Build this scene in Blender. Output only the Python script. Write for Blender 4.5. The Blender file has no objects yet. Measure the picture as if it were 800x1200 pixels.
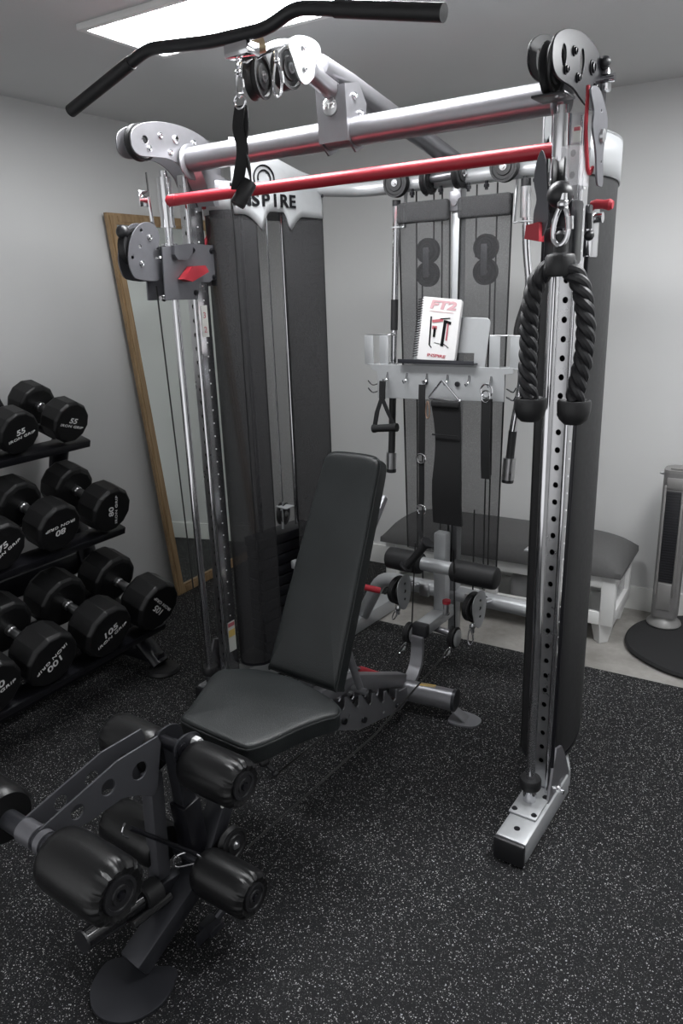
import bpy, bmesh, math, random
from mathutils import Vector, Matrix
random.seed(7)
PI = math.pi
C = bpy.context.scene.collection
SC = bpy.context.scene

# ------------------------------------------------------------------ camera
CF, YAW, PITCH, ROLL = 870.2, -0.6136, 0.2955, 0.0346
CP = Vector((1.984, -1.864, 1.595))
PHI = 0.0623                                   # the room is turned a little against the machine
def cam_axes():
    f = Vector((math.sin(YAW)*math.cos(PITCH), math.cos(YAW)*math.cos(PITCH), -math.sin(PITCH)))
    r = Vector((math.cos(YAW), -math.sin(YAW), 0))
    d = f.cross(r)
    c, s = math.cos(ROLL), math.sin(ROLL)
    return c*r + s*d, -s*r + c*d, f
AR, AD, AF = cam_axes()
cam = bpy.data.cameras.new('camera')
cam.sensor_fit = 'VERTICAL'; cam.sensor_height = 36; cam.lens = CF/1200*36
cam.clip_start = 0.05; cam.clip_end = 50
co = bpy.data.objects.new('camera', cam); C.objects.link(co)
m = Matrix((( AR.x, -AD.x, -AF.x, CP.x), (AR.y, -AD.y, -AF.y, CP.y), (AR.z, -AD.z, -AF.z, CP.z), (0, 0, 0, 1)))
co.matrix_world = m
SC.camera = co
def at(px, py, X=None, Y=None, Z=None):
    """world point on a plane that is seen at a place in the photograph (used to size things)"""
    r = AR*((px-400)/CF) + AD*((py-600)/CF) + AF
    if X is not None: t = (X-CP.x)/r.x
    elif Y is not None: t = (Y-CP.y)/r.y
    else: t = (Z-CP.z)/r.z
    return CP + r*t
cph, sph = math.cos(PHI), math.sin(PHI)
def RW(x, y, z=0): return Vector((x*cph - y*sph, x*sph + y*cph, z))     # room frame -> world

# --------------------------------------------------------------- materials
def newmat(name):
    m = bpy.data.materials.new(name); m.use_nodes = True
    return m, m.node_tree.nodes, m.node_tree.links, m.node_tree.nodes['Principled BSDF']
def mat(name, col, rough=.5, metal=0, noise=0, nscale=40, bump=0, bscale=200, coat=0, spec=.5):
    m, N, L, b = newmat(name)
    b.inputs['Base Color'].default_value = (*col, 1)
    b.inputs['Roughness'].default_value = rough; b.inputs['Metallic'].default_value = metal
    b.inputs['Specular IOR Level'].default_value = spec
    if coat: b.inputs['Coat Weight'].default_value = coat; b.inputs['Coat Roughness'].default_value = .15
    tc = N.new('ShaderNodeTexCoord')
    if noise:
        n = N.new('ShaderNodeTexNoise'); n.inputs['Scale'].default_value = nscale; n.inputs['Detail'].default_value = 5
        L.new(tc.outputs['Object'], n.inputs['Vector'])
        mx = N.new('ShaderNodeMix'); mx.data_type = 'RGBA'
        mx.inputs['A'].default_value = (*[c*(1-noise) for c in col], 1)
        mx.inputs['B'].default_value = (*[min(1, c*(1+noise)) for c in col], 1)
        L.new(n.outputs['Fac'], mx.inputs['Factor']); L.new(mx.outputs['Result'], b.inputs['Base Color'])
        rr = N.new('ShaderNodeMapRange'); rr.inputs['To Min'].default_value = max(.02, rough-.08); rr.inputs['To Max'].default_value = min(1, rough+.08)
        L.new(n.outputs['Fac'], rr.inputs['Value']); L.new(rr.outputs['Result'], b.inputs['Roughness'])
    if bump:
        n = N.new('ShaderNodeTexNoise'); n.inputs['Scale'].default_value = bscale; n.inputs['Detail'].default_value = 3
        L.new(tc.outputs['Object'], n.inputs['Vector'])
        bp = N.new('ShaderNodeBump'); bp.inputs['Strength'].default_value = bump; bp.inputs['Distance'].default_value = .002
        L.new(n.outputs['Fac'], bp.inputs['Height']); L.new(bp.outputs['Normal'], b.inputs['Normal'])
    return m
M = {}
M['silver'] = mat('silver_powder', (.25, .247, .262), .32, .7, .06, 60)
M['silver_light'] = mat('light_silver_powder', (.42, .43, .44), .40, .4, .05, 60)
M['grey_metal'] = mat('grey_powder', (.17, .17, .185), .36, .6, .08, 60)
M['dark_metal'] = mat('charcoal_powder', (.034, .035, .041), .38, .4)
M['bench_grey'] = mat('bench_grey_powder', (.24, .24, .255), .36, .5, .08, 60)
M['plate_grey'] = mat('dark_grey_plate', (.085, .086, .096), .42, .4)
M['black_metal'] = mat('black_gloss_metal', (.010, .010, .013), .3, .2)
M['chrome'] = mat('chrome', (.72, .72, .74), .12, 1, .04, 30)
M['steel'] = mat('brushed_steel', (.55, .55, .56), .3, 1, .06, 30)
M['red'] = mat('red_powder', (.40, .022, .036), .4, .1, .08, 20)
M['red_grip'] = mat('red_plastic', (.40, .022, .036), .5)
M['rubber'] = mat('black_rubber', (.011, .011, .012), .5, 0, .2, 60, .15, 300)
M['urethane'] = mat('black_urethane', (.0065, .0065, .007), .42, 0, .2, 70, .12, 500, spec=.4)
M['plastic'] = mat('black_plastic', (.014, .014, .016), .4)
M['foam'] = mat('black_foam', (.010, .010, .011), .62, 0, .2, 80, .2, 400)
M['web'] = mat('black_webbing', (.008, .008, .009), .75, 0, .2, 200, .4, 900)
M['rope'] = mat('black_rope', (.012, .012, .014), .5, 0, .2, 100, .2, 600)
M['cable'] = mat('cable_sheath', (.012, .012, .012), .45)
M['vinyl'] = mat('black_vinyl', (.0125, .0150, .0155), .36, 0, .5, 9, .5, 420, spec=.5)
M['vinyl_gloss'] = mat('glossy_black_vinyl', (.0065, .0065, .007), .33, 0, 0, 20, .15, 500, spec=.45)
M['white_print'] = mat('white_print', (.75, .75, .75), .6)
M['black_print'] = mat('black_print', (.004, .004, .005), .85, spec=.15)
M['red_print'] = mat('red_print', (.42, .10, .12), .6)
M['pink_print'] = mat('faded_red_print', (.55, .33, .35), .7)
M['paper'] = mat('white_paper', (.66, .65, .65), .6)
M['sticker'] = mat('white_sticker', (.6, .6, .57), .5)
M['yellow'] = mat('yellow_sticker', (.62, .44, .12), .5)
M['white_paint'] = mat('white_painted_wood', (.70, .70, .69), .45, 0, .04, 15, .1, 60)
M['cushion'] = mat('grey_upholstery', (.085, .084, .084), .9, 0, .18, 90, .5, 500)
M['wood'] = None
M['fan_grey'] = mat('grey_fan_plastic', (.20, .195, .195), .38, .3, .05, 40)
M['fan_light'] = mat('light_fan_plastic', (.25, .245, .24), .35, .3, .05, 40)
M['dark_cloth'] = mat('dark_pouf_cloth', (.014, .014, .015), .9, 0, .25, 60, .6, 350)
M['baseboard'] = mat('white_baseboard', (.72, .72, .70), .4, 0, .03, 10)
M['clear'] = None

def wall_mat(name, col):
    m, N, L, b = newmat(name)
    tc = N.new('ShaderNodeTexCoord')
    n = N.new('ShaderNodeTexNoise'); n.inputs['Scale'].default_value = 2.2; n.inputs['Detail'].default_value = 6
    L.new(tc.outputs['Object'], n.inputs['Vector'])
    mx = N.new('ShaderNodeMix'); mx.data_type = 'RGBA'
    mx.inputs['A'].default_value = (*[c*.95 for c in col], 1); mx.inputs['B'].default_value = (*[c*1.05 for c in col], 1)
    L.new(n.outputs['Fac'], mx.inputs['Factor']); L.new(mx.outputs['Result'], b.inputs['Base Color'])
    b.inputs['Roughness'].default_value = .75
    n2 = N.new('ShaderNodeTexNoise'); n2.inputs['Scale'].default_value = 180
    L.new(tc.outputs['Object'], n2.inputs['Vector'])
    bp = N.new('ShaderNodeBump'); bp.inputs['Strength'].default_value = .12; bp.inputs['Distance'].default_value = .002
    L.new(n2.outputs['Fac'], bp.inputs['Height']); L.new(bp.outputs['Normal'], b.inputs['Normal'])
    return m
M['wall'] = wall_mat('light_grey_wall_paint', (.56, .56, .557))
M['ceiling'] = wall_mat('ceiling_paint', (.56, .56, .56))

def floor_mats():
    m, N, L, b = newmat('speckled_rubber')
    tc = N.new('ShaderNodeTexCoord')
    last = None
    base = N.new('ShaderNodeTexNoise'); base.inputs['Scale'].default_value = 120; base.inputs['Detail'].default_value = 4
    L.new(tc.outputs['Object'], base.inputs['Vector'])
    mx = N.new('ShaderNodeMix'); mx.data_type = 'RGBA'
    mx.inputs['A'].default_value = (.0045, .0045, .0052, 1); mx.inputs['B'].default_value = (.016, .016, .0175, 1)
    L.new(base.outputs['Fac'], mx.inputs['Factor']); last = mx.outputs['Result']
    for sc, rad, thr, col in ((180, .31, .885, (.46, .46, .45)), (300, .34, .82, (.38, .38, .38)), (120, .24, .955, (.40, .41, .43)), (480, .36, .80, (.12, .12, .12))):
        v = N.new('ShaderNodeTexVoronoi'); v.inputs['Scale'].default_value = sc
        w = N.new('ShaderNodeTexNoise'); w.inputs['Scale'].default_value = sc*1.4
        ad = N.new('ShaderNodeVectorMath'); ad.operation = 'MULTIPLY_ADD'
        ad.inputs[1].default_value = (.004*150/sc,)*3
        L.new(tc.outputs['Object'], w.inputs['Vector']); L.new(w.outputs['Color'], ad.inputs[0]); L.new(tc.outputs['Object'], ad.inputs[2])
        L.new(ad.outputs[0], v.inputs['Vector'])
        a = N.new('ShaderNodeMath'); a.operation = 'LESS_THAN'; a.inputs[1].default_value = rad
        L.new(v.outputs['Distance'], a.inputs[0])
        sp = N.new('ShaderNodeSeparateColor'); L.new(v.outputs['Color'], sp.inputs['Color'])
        g = N.new('ShaderNodeMath'); g.operation = 'GREATER_THAN'; g.inputs[1].default_value = thr
        L.new(sp.outputs['Red'], g.inputs[0])
        p = N.new('ShaderNodeMath'); p.operation = 'MULTIPLY'
        L.new(a.outputs[0], p.inputs[0]); L.new(g.outputs[0], p.inputs[1])
        x = N.new('ShaderNodeMix'); x.data_type = 'RGBA'; x.inputs['B'].default_value = (*col, 1)
        L.new(p.outputs[0], x.inputs['Factor']); L.new(last, x.inputs['A']); last = x.outputs['Result']
    L.new(last, b.inputs['Base Color']); b.inputs['Roughness'].default_value = .7
    b.inputs['Specular IOR Level'].default_value = .18
    bp = N.new('ShaderNodeBump'); bp.inputs['Strength'].default_value = .5; bp.inputs['Distance'].default_value = .001
    L.new(base.outputs['Fac'], bp.inputs['Height']); L.new(bp.outputs['Normal'], b.inputs['Normal'])
    M['mat'] = m
    m, N, L, b = newmat('concrete')
    tc = N.new('ShaderNodeTexCoord')
    n = N.new('ShaderNodeTexNoise'); n.inputs['Scale'].default_value = 5; n.inputs['Detail'].default_value = 9; n.inputs['Roughness'].default_value = .65
    L.new(tc.outputs['Object'], n.inputs['Vector'])
    cr = N.new('ShaderNodeValToRGB'); cr.color_ramp.elements[0].position = .35; cr.color_ramp.elements[0].color = (.20, .19, .175, 1)
    cr.color_ramp.elements[1].position = .7; cr.color_ramp.elements[1].color = (.37, .355, .335, 1)
    L.new(n.outputs['Fac'], cr.inputs['Fac']); L.new(cr.outputs['Color'], b.inputs['Base Color'])
    b.inputs['Roughness'].default_value = .6
    M['concrete'] = m
    m, N, L, b = newmat('oak_frame')
    tc = N.new('ShaderNodeTexCoord'); mp = N.new('ShaderNodeMapping'); mp.inputs['Scale'].default_value = (14, 14, 1.2)
    L.new(tc.outputs['Object'], mp.inputs['Vector'])
    n = N.new('ShaderNodeTexNoise'); n.inputs['Scale'].default_value = 4; n.inputs['Detail'].default_value = 8
    L.new(mp.outputs['Vector'], n.inputs['Vector'])
    cr = N.new('ShaderNodeValToRGB'); cr.color_ramp.elements[0].position = .3; cr.color_ramp.elements[0].color = (.20, .125, .06, 1)
    cr.color_ramp.elements[1].position = .75; cr.color_ramp.elements[1].color = (.36, .25, .14, 1)
    L.new(n.outputs['Fac'], cr.inputs['Fac']); L.new(cr.outputs['Color'], b.inputs['Base Color'])
    b.inputs['Roughness'].default_value = .5
    M['wood'] = m
    m, N, L, b = newmat('mirror_glass')
    b.inputs['Base Color'].default_value = (.80, .84, .81, 1); b.inputs['Metallic'].default_value = 1; b.inputs['Roughness'].default_value = .01
    M['mirror'] = m
floor_mats()
def mesh_fabric(name, col, see):
    m, N, L, b = newmat(name)
    b.inputs['Base Color'].default_value = (*col, 1); b.inputs['Roughness'].default_value = .8
    tc = N.new('ShaderNodeTexCoord')
    w = N.new('ShaderNodeTexWave'); w.inputs['Scale'].default_value = 90; w.bands_direction = 'Z'
    w2 = N.new('ShaderNodeTexVoronoi'); w2.inputs['Scale'].default_value = 380
    L.new(tc.outputs['Object'], w.inputs['Vector']); L.new(tc.outputs['Object'], w2.inputs['Vector'])
    mr = N.new('ShaderNodeMapRange'); mr.inputs['To Min'].default_value = max(0, see-.12); mr.inputs['To Max'].default_value = see+.12
    L.new(w2.outputs['Distance'], mr.inputs['Value'])
    t = N.new('ShaderNodeBsdfTransparent'); ms = N.new('ShaderNodeMixShader')
    L.new(mr.outputs['Result'], ms.inputs['Fac']); L.new(b.outputs[0], ms.inputs[1]); L.new(t.outputs[0], ms.inputs[2])
    L.new(ms.outputs[0], N['Material Output'].inputs['Surface'])
    return m
M['mesh_see'] = mesh_fabric('sheer_mesh_fabric', (.032, .032, .034), .38)
M['mesh_gap'] = mesh_fabric('sheer_shroud_mesh', (.055, .055, .056), .50)
M['mesh_hem'] = mesh_fabric('folded_mesh_hem', (.05, .05, .052), .22)
M['mesh_dark'] = mesh_fabric('dark_shroud_mesh', (.019, .019, .021), .15)
M['mesh_deep'] = mesh_fabric('deep_shroud_mesh', (.018, .018, .020), .22)
def glass():
    m, N, L, b = newmat('clear_plastic')
    b.inputs['Roughness'].default_value = .08; b.inputs['Base Color'].default_value = (.8, .8, .82, 1)
    t = N.new('ShaderNodeBsdfTransparent'); ms = N.new('ShaderNodeMixShader'); ms.inputs['Fac'].default_value = .7
    L.new(b.outputs[0], ms.inputs[1]); L.new(t.outputs[0], ms.inputs[2])
    L.new(ms.outputs[0], N['Material Output'].inputs['Surface'])
    M['clear'] = m
    m, N, L, b = newmat('lit_diffuser')
    e = N.new('ShaderNodeEmission'); e.inputs['Strength'].default_value = LAMP; e.inputs['Color'].default_value = (.97, .985, 1, 1)
    L.new(e.outputs[0], N['Material Output'].inputs['Surface'])
    M['lit'] = m
LAMP = 27.0; WORLD = .85
glass()

# ---------------------------------------------------------------- builders
def tag(o, label=None, cat=None, group=None, kind=None):
    if label: o['label'] = label
    if cat: o['category'] = cat
    if group: o['group'] = group
    if kind: o['kind'] = kind
    return o
def empty(name, loc=(0, 0, 0), rz=0, parent=None):
    o = bpy.data.objects.new(name, None); C.objects.link(o); o.location = loc; o.rotation_euler = (0, 0, rz)
    o.empty_display_size = .05
    if parent: o.parent = parent
    return o
def link(name, me, m, parent=None, smooth=None):
    o = bpy.data.objects.new(name, me); C.objects.link(o)
    if m and not me.materials: me.materials.append(m)
    if parent: o.parent = parent
    return o
SPLIT = {'corner_post', 'front_panel', 'bolt', 'beam_clamp', 'tower_strut', 'washer', 'hanging_bolt', 'front_trim', 'end_bracket', 'cross_rail', 'edge_piping', 'bolt_hole', 'frame', 'frame_rail', 'end_cap', 'grip', 'support_strut', 'hinge_pin', 'axle_collar', 'pivot_plate', 'shelf_rail', 'wire_clip', 'seam_piping'}
class B:
    def __init__(s): s.b = bmesh.new()
    def _new(s, vs, fs, smooth=False):
        v = [s.b.verts.new(p) for p in vs]
        out = []
        for f in fs:
            try: x = s.b.faces.new([v[i] for i in f]); x.smooth = smooth; out.append(x)
            except ValueError: pass
        return v, out
    def box(s, c, d, bev=.002, R=None, seg=2):
        t = bmesh.new(); bmesh.ops.create_cube(t, size=1)
        bmesh.ops.scale(t, vec=d, verts=t.verts)
        if bev > 0:
            bv = min(bev, min(d)*.45)
            bmesh.ops.bevel(t, geom=t.edges[:], offset=bv, segments=seg, profile=.5, affect='EDGES')
        if R is not None: bmesh.ops.transform(t, matrix=R.to_4x4(), verts=t.verts)
        bmesh.ops.translate(t, vec=Vector(c), verts=t.verts)
        s._merge(t); return s
    def _merge(s, t, smooth=None):
        me = bpy.data.meshes.new('t'); t.to_mesh(me); t.free(); s.b.from_mesh(me); bpy.data.meshes.remove(me)
    def beam(s, p, q, w, h, up=(0, 0, 1), bev=.003):
        """box beam from p to q, w across, h along up"""
        p, q = Vector(p), Vector(q); z = (q-p); L = z.length; z.normalize()
        u = Vector(up); x = u.cross(z)
        if x.length < 1e-4: x = Vector((1, 0, 0)).cross(z)
        x.normalize(); y = z.cross(x)
        R = Matrix((x, y, z)).transposed()
        return s.box((p+q)/2, (w, h, L), bev, R)
    def tube(s, pts, r, n=16, cap=True, closed=False, radii=None, flat=1.0):
        pts = [Vector(p) for p in pts]; N = len(pts); rings = []
        up = None
        for i, p in enumerate(pts):
            if closed: t = (pts[(i+1) % N]-pts[i-1]).normalized()
            elif i == 0: t = (pts[1]-p).normalized()
            elif i == N-1: t = (p-pts[-2]).normalized()
            else: t = ((pts[i+1]-p).normalized()+(p-pts[i-1]).normalized()).normalized()
            if up is None:
                up = Vector((0, 0, 1)) if abs(t.z) < .9 else Vector((0, 1, 0))
            up = (up - t*up.dot(t))
            if up.length < 1e-5: up = t.orthogonal()
            up.normalize(); sd = t.cross(up)
            rr = radii[i] if radii else r
            rings.append([s.b.verts.new(p + (sd*math.cos(a)*flat + up*math.sin(a))*rr) for a in [2*PI*k/n for k in range(n)]])
        R = range(N if closed else N-1)
        for i in R:
            a, b = rings[i], rings[(i+1) % N]
            for k in range(n):
                f = s.b.faces.new((a[k], a[(k+1) % n], b[(k+1) % n], b[k])); f.smooth = True
        if cap and not closed:
            s.b.faces.new(rings[0][::-1]); s.b.faces.new(rings[-1])
        return s
    def cyl(s, p, q, r, n=20, r2=None): return s.tube([p, q], r, n, radii=[r, r if r2 is None else r2])
    def lathe(s, prof, o=(0, 0, 0), ax=(0, 0, 1), n=32, ripple=None):
        """prof: (radius, height along axis)"""
        o = Vector(o); ax = Vector(ax).normalized(); x = ax.orthogonal().normalized(); y = ax.cross(x)
        rings = []
        for j, (r, h) in enumerate(prof):
            if r < 1e-6: rings.append([s.b.verts.new(o+ax*h)]); continue
            ring = []
            for k in range(n):
                a = 2*PI*k/n
                rr = r*(1+(ripple(j, a) if ripple else 0))
                ring.append(s.b.verts.new(o+ax*h+(x*math.cos(a)+y*math.sin(a))*rr))
            rings.append(ring)
        for a, b in zip(rings, rings[1:]):
            for k in range(n):
                q = (k+1) % n
                vs = [a[k % len(a)], a[q % len(a)], b[q % len(b)], b[k % len(b)]]
                u = []
                for v in vs:
                    if v not in u: u.append(v)
                if len(u) > 2:
                    try: f = s.b.faces.new(u); f.smooth = True
                    except ValueError: pass
        for rg, rev in ((rings[0], True), (rings[-1], False)):
            if len(rg) > 2: s.b.faces.new(rg[::-1] if rev else rg)
        return s
    def ball(s, c, r, n=20, sc=(1, 1, 1)):
        t = bmesh.new(); bmesh.ops.create_uvsphere(t, u_segments=n, v_segments=n//2, radius=r)
        bmesh.ops.scale(t, vec=sc, verts=t.verts); bmesh.ops.translate(t, vec=Vector(c), verts=t.verts)
        for f in t.faces: f.smooth = True
        s._merge(t); return s
    def quad(s, *ps, thick=0):
        s._new(ps, [tuple(range(len(ps)))]); return s
    def prism(s, poly, d, smooth=False):
        """poly: 3D polygon, extruded along vector d"""
        d = Vector(d); n = len(poly)
        vs = [Vector(p) for p in poly]+[Vector(p)+d for p in poly]
        fs = [tuple(range(n))[::-1], tuple(range(n, 2*n))]+[(i, (i+1) % n, (i+1) % n+n, i+n) for i in range(n)]
        s._new(vs, fs, smooth); return s
    def islands(s):
        seen = set(); out = []
        for f in s.b.faces:
            if f in seen: continue
            st = [f]; seen.add(f); isl = []
            while st:
                x = st.pop(); isl.append(x)
                for e in x.edges:
                    for y in e.link_faces:
                        if y not in seen: seen.add(y); st.append(y)
            out.append(isl)
        return out
    def obj(s, name, m, parent=None, sharp=35, mod=None):
        if name in SPLIT:
            isl = s.islands()
            if len(isl) > 1:
                res = []
                for fs in isl:
                    b2 = B(); mp_ = {}
                    for f in fs:
                        vs = []
                        for v in f.verts:
                            if v not in mp_: mp_[v] = b2.b.verts.new(v.co)
                            vs.append(mp_[v])
                        b2.b.faces.new(vs)
                    res.append(b2._obj(name, m, parent, sharp))
                s.b.free(); return res[0]
        return s._obj(name, m, parent, sharp)
    def _obj(s, name, m, parent=None, sharp=35, mod=None):
        bmesh.ops.recalc_face_normals(s.b, faces=s.b.faces[:])
        me = bpy.data.meshes.new(name); s.b.to_mesh(me); s.b.free()
        me.materials.append(M[m] if isinstance(m, str) else m)
        for p in me.polygons: p.use_smooth = True
        try: me.set_sharp_from_angle(angle=math.radians(sharp))
        except Exception: pass
        o = bpy.data.objects.new(name, me); C.objects.link(o)
        if parent: o.parent = parent
        return o
def smooth_path(pts, k=6, closed=False):
    """Catmull-Rom through pts"""
    P = [Vector(p) for p in pts]; out = []; n = len(P)
    for i in range(n if closed else n-1):
        if closed: a, b, c, d = P[i-1], P[i], P[(i+1) % n], P[(i+2) % n]
        else: a, b, c, d = P[max(i-1, 0)], P[i], P[i+1], P[min(i+2, n-1)]
        for j in range(k):
            t = j/k
            out.append(.5*((2*b)+(c-a)*t+(2*a-5*b+4*c-d)*t*t+(3*b-a-3*c+d)*t**3))
    if not closed: out.append(P[-1])
    return out
def bend_path(pts, r=.04, k=5):
    """polyline with rounded corners"""
    P = [Vector(p) for p in pts]; out = [P[0]]
    for a, b, c in zip(P, P[1:], P[2:]):
        d1 = (a-b); d2 = (c-b); q = min(r, d1.length*.45, d2.length*.45)
        s, e = b+d1.normalized()*q, b+d2.normalized()*q
        for j in range(k+1):
            t = j/k; out.append((1-t)**2*s+2*t*(1-t)*b+t*t*e)
    out.append(P[-1]); return out
def circ(cy, cz, r, n=20, ry=None):
    return [(cy+(ry or r)*math.cos(2*PI*k/n), cz+r*math.sin(2*PI*k/n)) for k in range(n)]
def curve_mesh(name, splines, thick, bevel=0):
    cu = bpy.data.curves.new(name, 'CURVE'); cu.dimensions = '2D'; cu.fill_mode = 'BOTH'
    cu.extrude = max(thick/2-bevel, 0); cu.bevel_depth = bevel; cu.bevel_resolution = 1
    for sp in splines:
        s = cu.splines.new('POLY'); s.points.add(len(sp)-1)
        for i, p in enumerate(sp): s.points[i].co = (p[0], p[1], 0, 1)
        s.use_cyclic_u = True
    o = bpy.data.objects.new(name, cu); C.objects.link(o)
    dg = bpy.context.evaluated_depsgraph_get()
    me = bpy.data.meshes.new_from_object(o.evaluated_get(dg))
    bpy.data.objects.remove(o); bpy.data.curves.remove(cu)
    return me
def plate(name, m, parent, outline, holes, thick, frame, bevel=.001):
    """flat plate with real holes. frame: 4x4 matrix that takes (a,b,0) to its place"""
    me = curve_mesh(name, [outline]+holes, thick, bevel)
    me.transform(frame); me.materials.clear(); me.materials.append(M[m])
    for p in me.polygons: p.use_smooth = False
    o = bpy.data.objects.new(name, me); C.objects.link(o)
    if parent: o.parent = parent
    return o
def frameX(X): return Matrix(((0, 0, 1, X), (1, 0, 0, 0), (0, 1, 0, 0), (0, 0, 0, 1)))    # (y,z) in the plane x = X
def frameY(Y): return Matrix(((1, 0, 0, 0), (0, 0, -1, Y), (0, 1, 0, 0), (0, 0, 0, 1)))   # (x,z) in the plane y = Y
def frame3(o, a, b):
    a = Vector(a).normalized(); b = Vector(b); b = (b-a*b.dot(a)).normalized(); n = a.cross(b)
    return Matrix(((a.x, b.x, n.x, o[0]), (a.y, b.y, n.y, o[1]), (a.z, b.z, n.z, o[2]), (0, 0, 0, 1)))
def text(name, body, m, parent, size, frame, ext=.0006, sx=1.0, shear=0, bold=0, align='CENTER', spacing=1.0):
    cu = bpy.data.curves.new(name, 'FONT'); cu.body = body; cu.size = size; cu.extrude = ext; cu.offset = bold
    cu.align_x = align; cu.align_y = 'CENTER'; cu.shear = shear; cu.space_character = spacing
    o = bpy.data.objects.new(name, cu); C.objects.link(o)
    dg = bpy.context.evaluated_depsgraph_get()
    me = bpy.data.meshes.new_from_object(o.evaluated_get(dg))
    bpy.data.objects.remove(o); bpy.data.curves.remove(cu)
    me.transform(Matrix.Diagonal((sx, 1, 1, 1))); me.transform(frame)
    me.materials.clear(); me.materials.append(M[m])
    o = bpy.data.objects.new(name, me); C.objects.link(o)
    if parent: o.parent = parent
    return o
def join_meshes(name, mes, m, parent=None):
    b = B()
    for me in mes: b.b.from_mesh(me)
    return b.obj(name, m, parent)
def bolts(b, X, pts, r=.008, side=1):
    for (y, z) in pts:
        b.lathe([(0, -.001), (r*1.25, -.001), (r*1.25, .0025), (r*.9, .0028), (r*.85, .007), (r*.6, .0075), (r*.55, .005), (0, .005)], (X, y, z), (side, 0, 0), 12)
    return b
def pulley(name, parent, c, ax, R=.045, w=.022, m='rubber', hub='steel'):
    c = Vector(c); ax = Vector(ax).normalized()
    b = B(); h = w/2
    b.lathe([(.008, -h), (R*.55, -h), (R*.6, -h*.7), (R*.8, -h*.7), (R*.86, -h), (R, -h), (R, -h*.75), (R*.84, 0), (R, h*.75), (R, h), (R*.86, h), (R*.8, h*.7), (R*.6, h*.7), (R*.55, h), (.008, h)], c, ax, 32)
    o = b.obj(name, m, parent)
    b = B(); b.cyl(c-ax*(h+.003), c+ax*(h+.003), R*.26, 18); b.cyl(c-ax*(h+.009), c+ax*(h+.009), R*.15, 6)
    b.obj('axle_bolt', hub, o); return o
def carabiner(b, top, bot, w, r, side):
    """pear-shaped snap hook loop from top to bottom"""
    top, bot, sd = Vector(top), Vector(bot), Vector(side).normalized()
    ax = bot-top; pts = []
    for k in range(28):
        a = 2*PI*k/28; t = (1-math.cos(a))/2; ww = w*(.55+.45*t)
        pts.append(top+ax*t+sd*math.sin(a)*ww)
    b.tube(pts, r, 10, closed=True)
    return b
def ribbon(b, pts, w, t, sides):
    """flat strap: pts centre line, sides = width direction(s)"""
    P = [Vector(p) for p in pts]; rings = []
    for i, p in enumerate(P):
        sd = Vector(sides[i] if isinstance(sides, list) else sides).normalized()
        tg = (P[min(i+1, len(P)-1)]-P[max(i-1, 0)]).normalized()
        n = sd.cross(tg).normalized(); ww = w[i] if isinstance(w, list) else w
        rings.append([b.b.verts.new(p+sd*ww/2*a+n*t/2*c) for a, c in ((-1, -1), (1, -1), (1, 1), (-1, 1))])
    for a, c in zip(rings, rings[1:]):
        for k in range(4): b.b.faces.new((a[k], a[(k+1) % 4], c[(k+1) % 4], c[k]))
    b.b.faces.new(rings[0][::-1]); b.b.faces.new(rings[-1]); return b
def copy_tree(o, parent=None):
    c = o.copy(); C.objects.link(c)
    if parent: c.parent = parent
    for ch in list(o.children): copy_tree(ch, c)
    return c

# ------------------------------------------------------------------- room
H = 2.37; XL, XR, YB, YF = -1.0, 2.75, 1.70, -2.75
def slab(name, c, d, m):
    o = B().box((0, 0, 0), d, 0).obj(name, m); o.location = RW(*c); o.rotation_euler = (0, 0, PHI); o['kind'] = 'structure'; return o
cx, cy = (XL+XR)/2, (YB+YF)/2; W_, D_ = XR-XL, YB-YF
slab('floor', (cx, cy, -.058), (W_+.2, D_+.2, .10), 'concrete')
slab('ceiling', (cx, cy, H+.05), (W_+.2, D_+.2, .10), 'ceiling')
slab('wall_left', (XL-.05, cy, H/2), (.10, D_+.2, H), 'wall')
slab('wall_back', (cx, YB+.05, H/2), (W_+.2, .10, H), 'wall')
slab('wall_right', (XR+.05, cy, H/2), (.10, D_+.2, H), 'wall')
slab('baseboard_back', (cx+.1, YB-.008, .052), (W_-.3, .016, .12), 'baseboard')
slab('baseboard_right', (XR-.008, cy, .052), (.016, D_, .12), 'baseboard')
# rubber mat: covers the floor up to a straight edge, and runs on to the wall behind the left tower
b = B()
poly = [(XL+.002, YF), (XR-.002, YF), (XR-.002, .975), (.11, .975), (.11, YB-.002), (XL+.002, YB-.002)]
b.prism([RW(x, y, -.0078) for x, y in poly], (0, 0, .0076))
o = b.obj('rubber_mat', 'mat')
tag(o, 'black rubber gym flooring with white specks covering the floor', 'rubber mat')

# ------------------------------------------------------------ ceiling light
lx0, lx1, ly0, ly1 = -.085, 1.12, -.175, .15
L = empty('ceiling_light', RW((lx0+lx1)/2, (ly0+ly1)/2, H), PHI)
tag(L, 'bright flat rectangular ceiling light panel with pale frame', 'ceiling light')
lw, ld = lx1-lx0, ly1-ly0
b = B(); fw = .022
for s in (-1, 1):
    b.box((0, s*(ld/2+fw/2), -.009), (lw+2*fw, fw, .018), .002); b.box((s*(lw/2+fw/2), 0, -.009), (fw, ld, .018), .002)
b.obj('frame', 'white_paint', L)
b = B(); b.box((0, 0, -.010), (lw-.001, ld-.001, .008), 0); b.obj('diffuser', 'lit', L)

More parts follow.
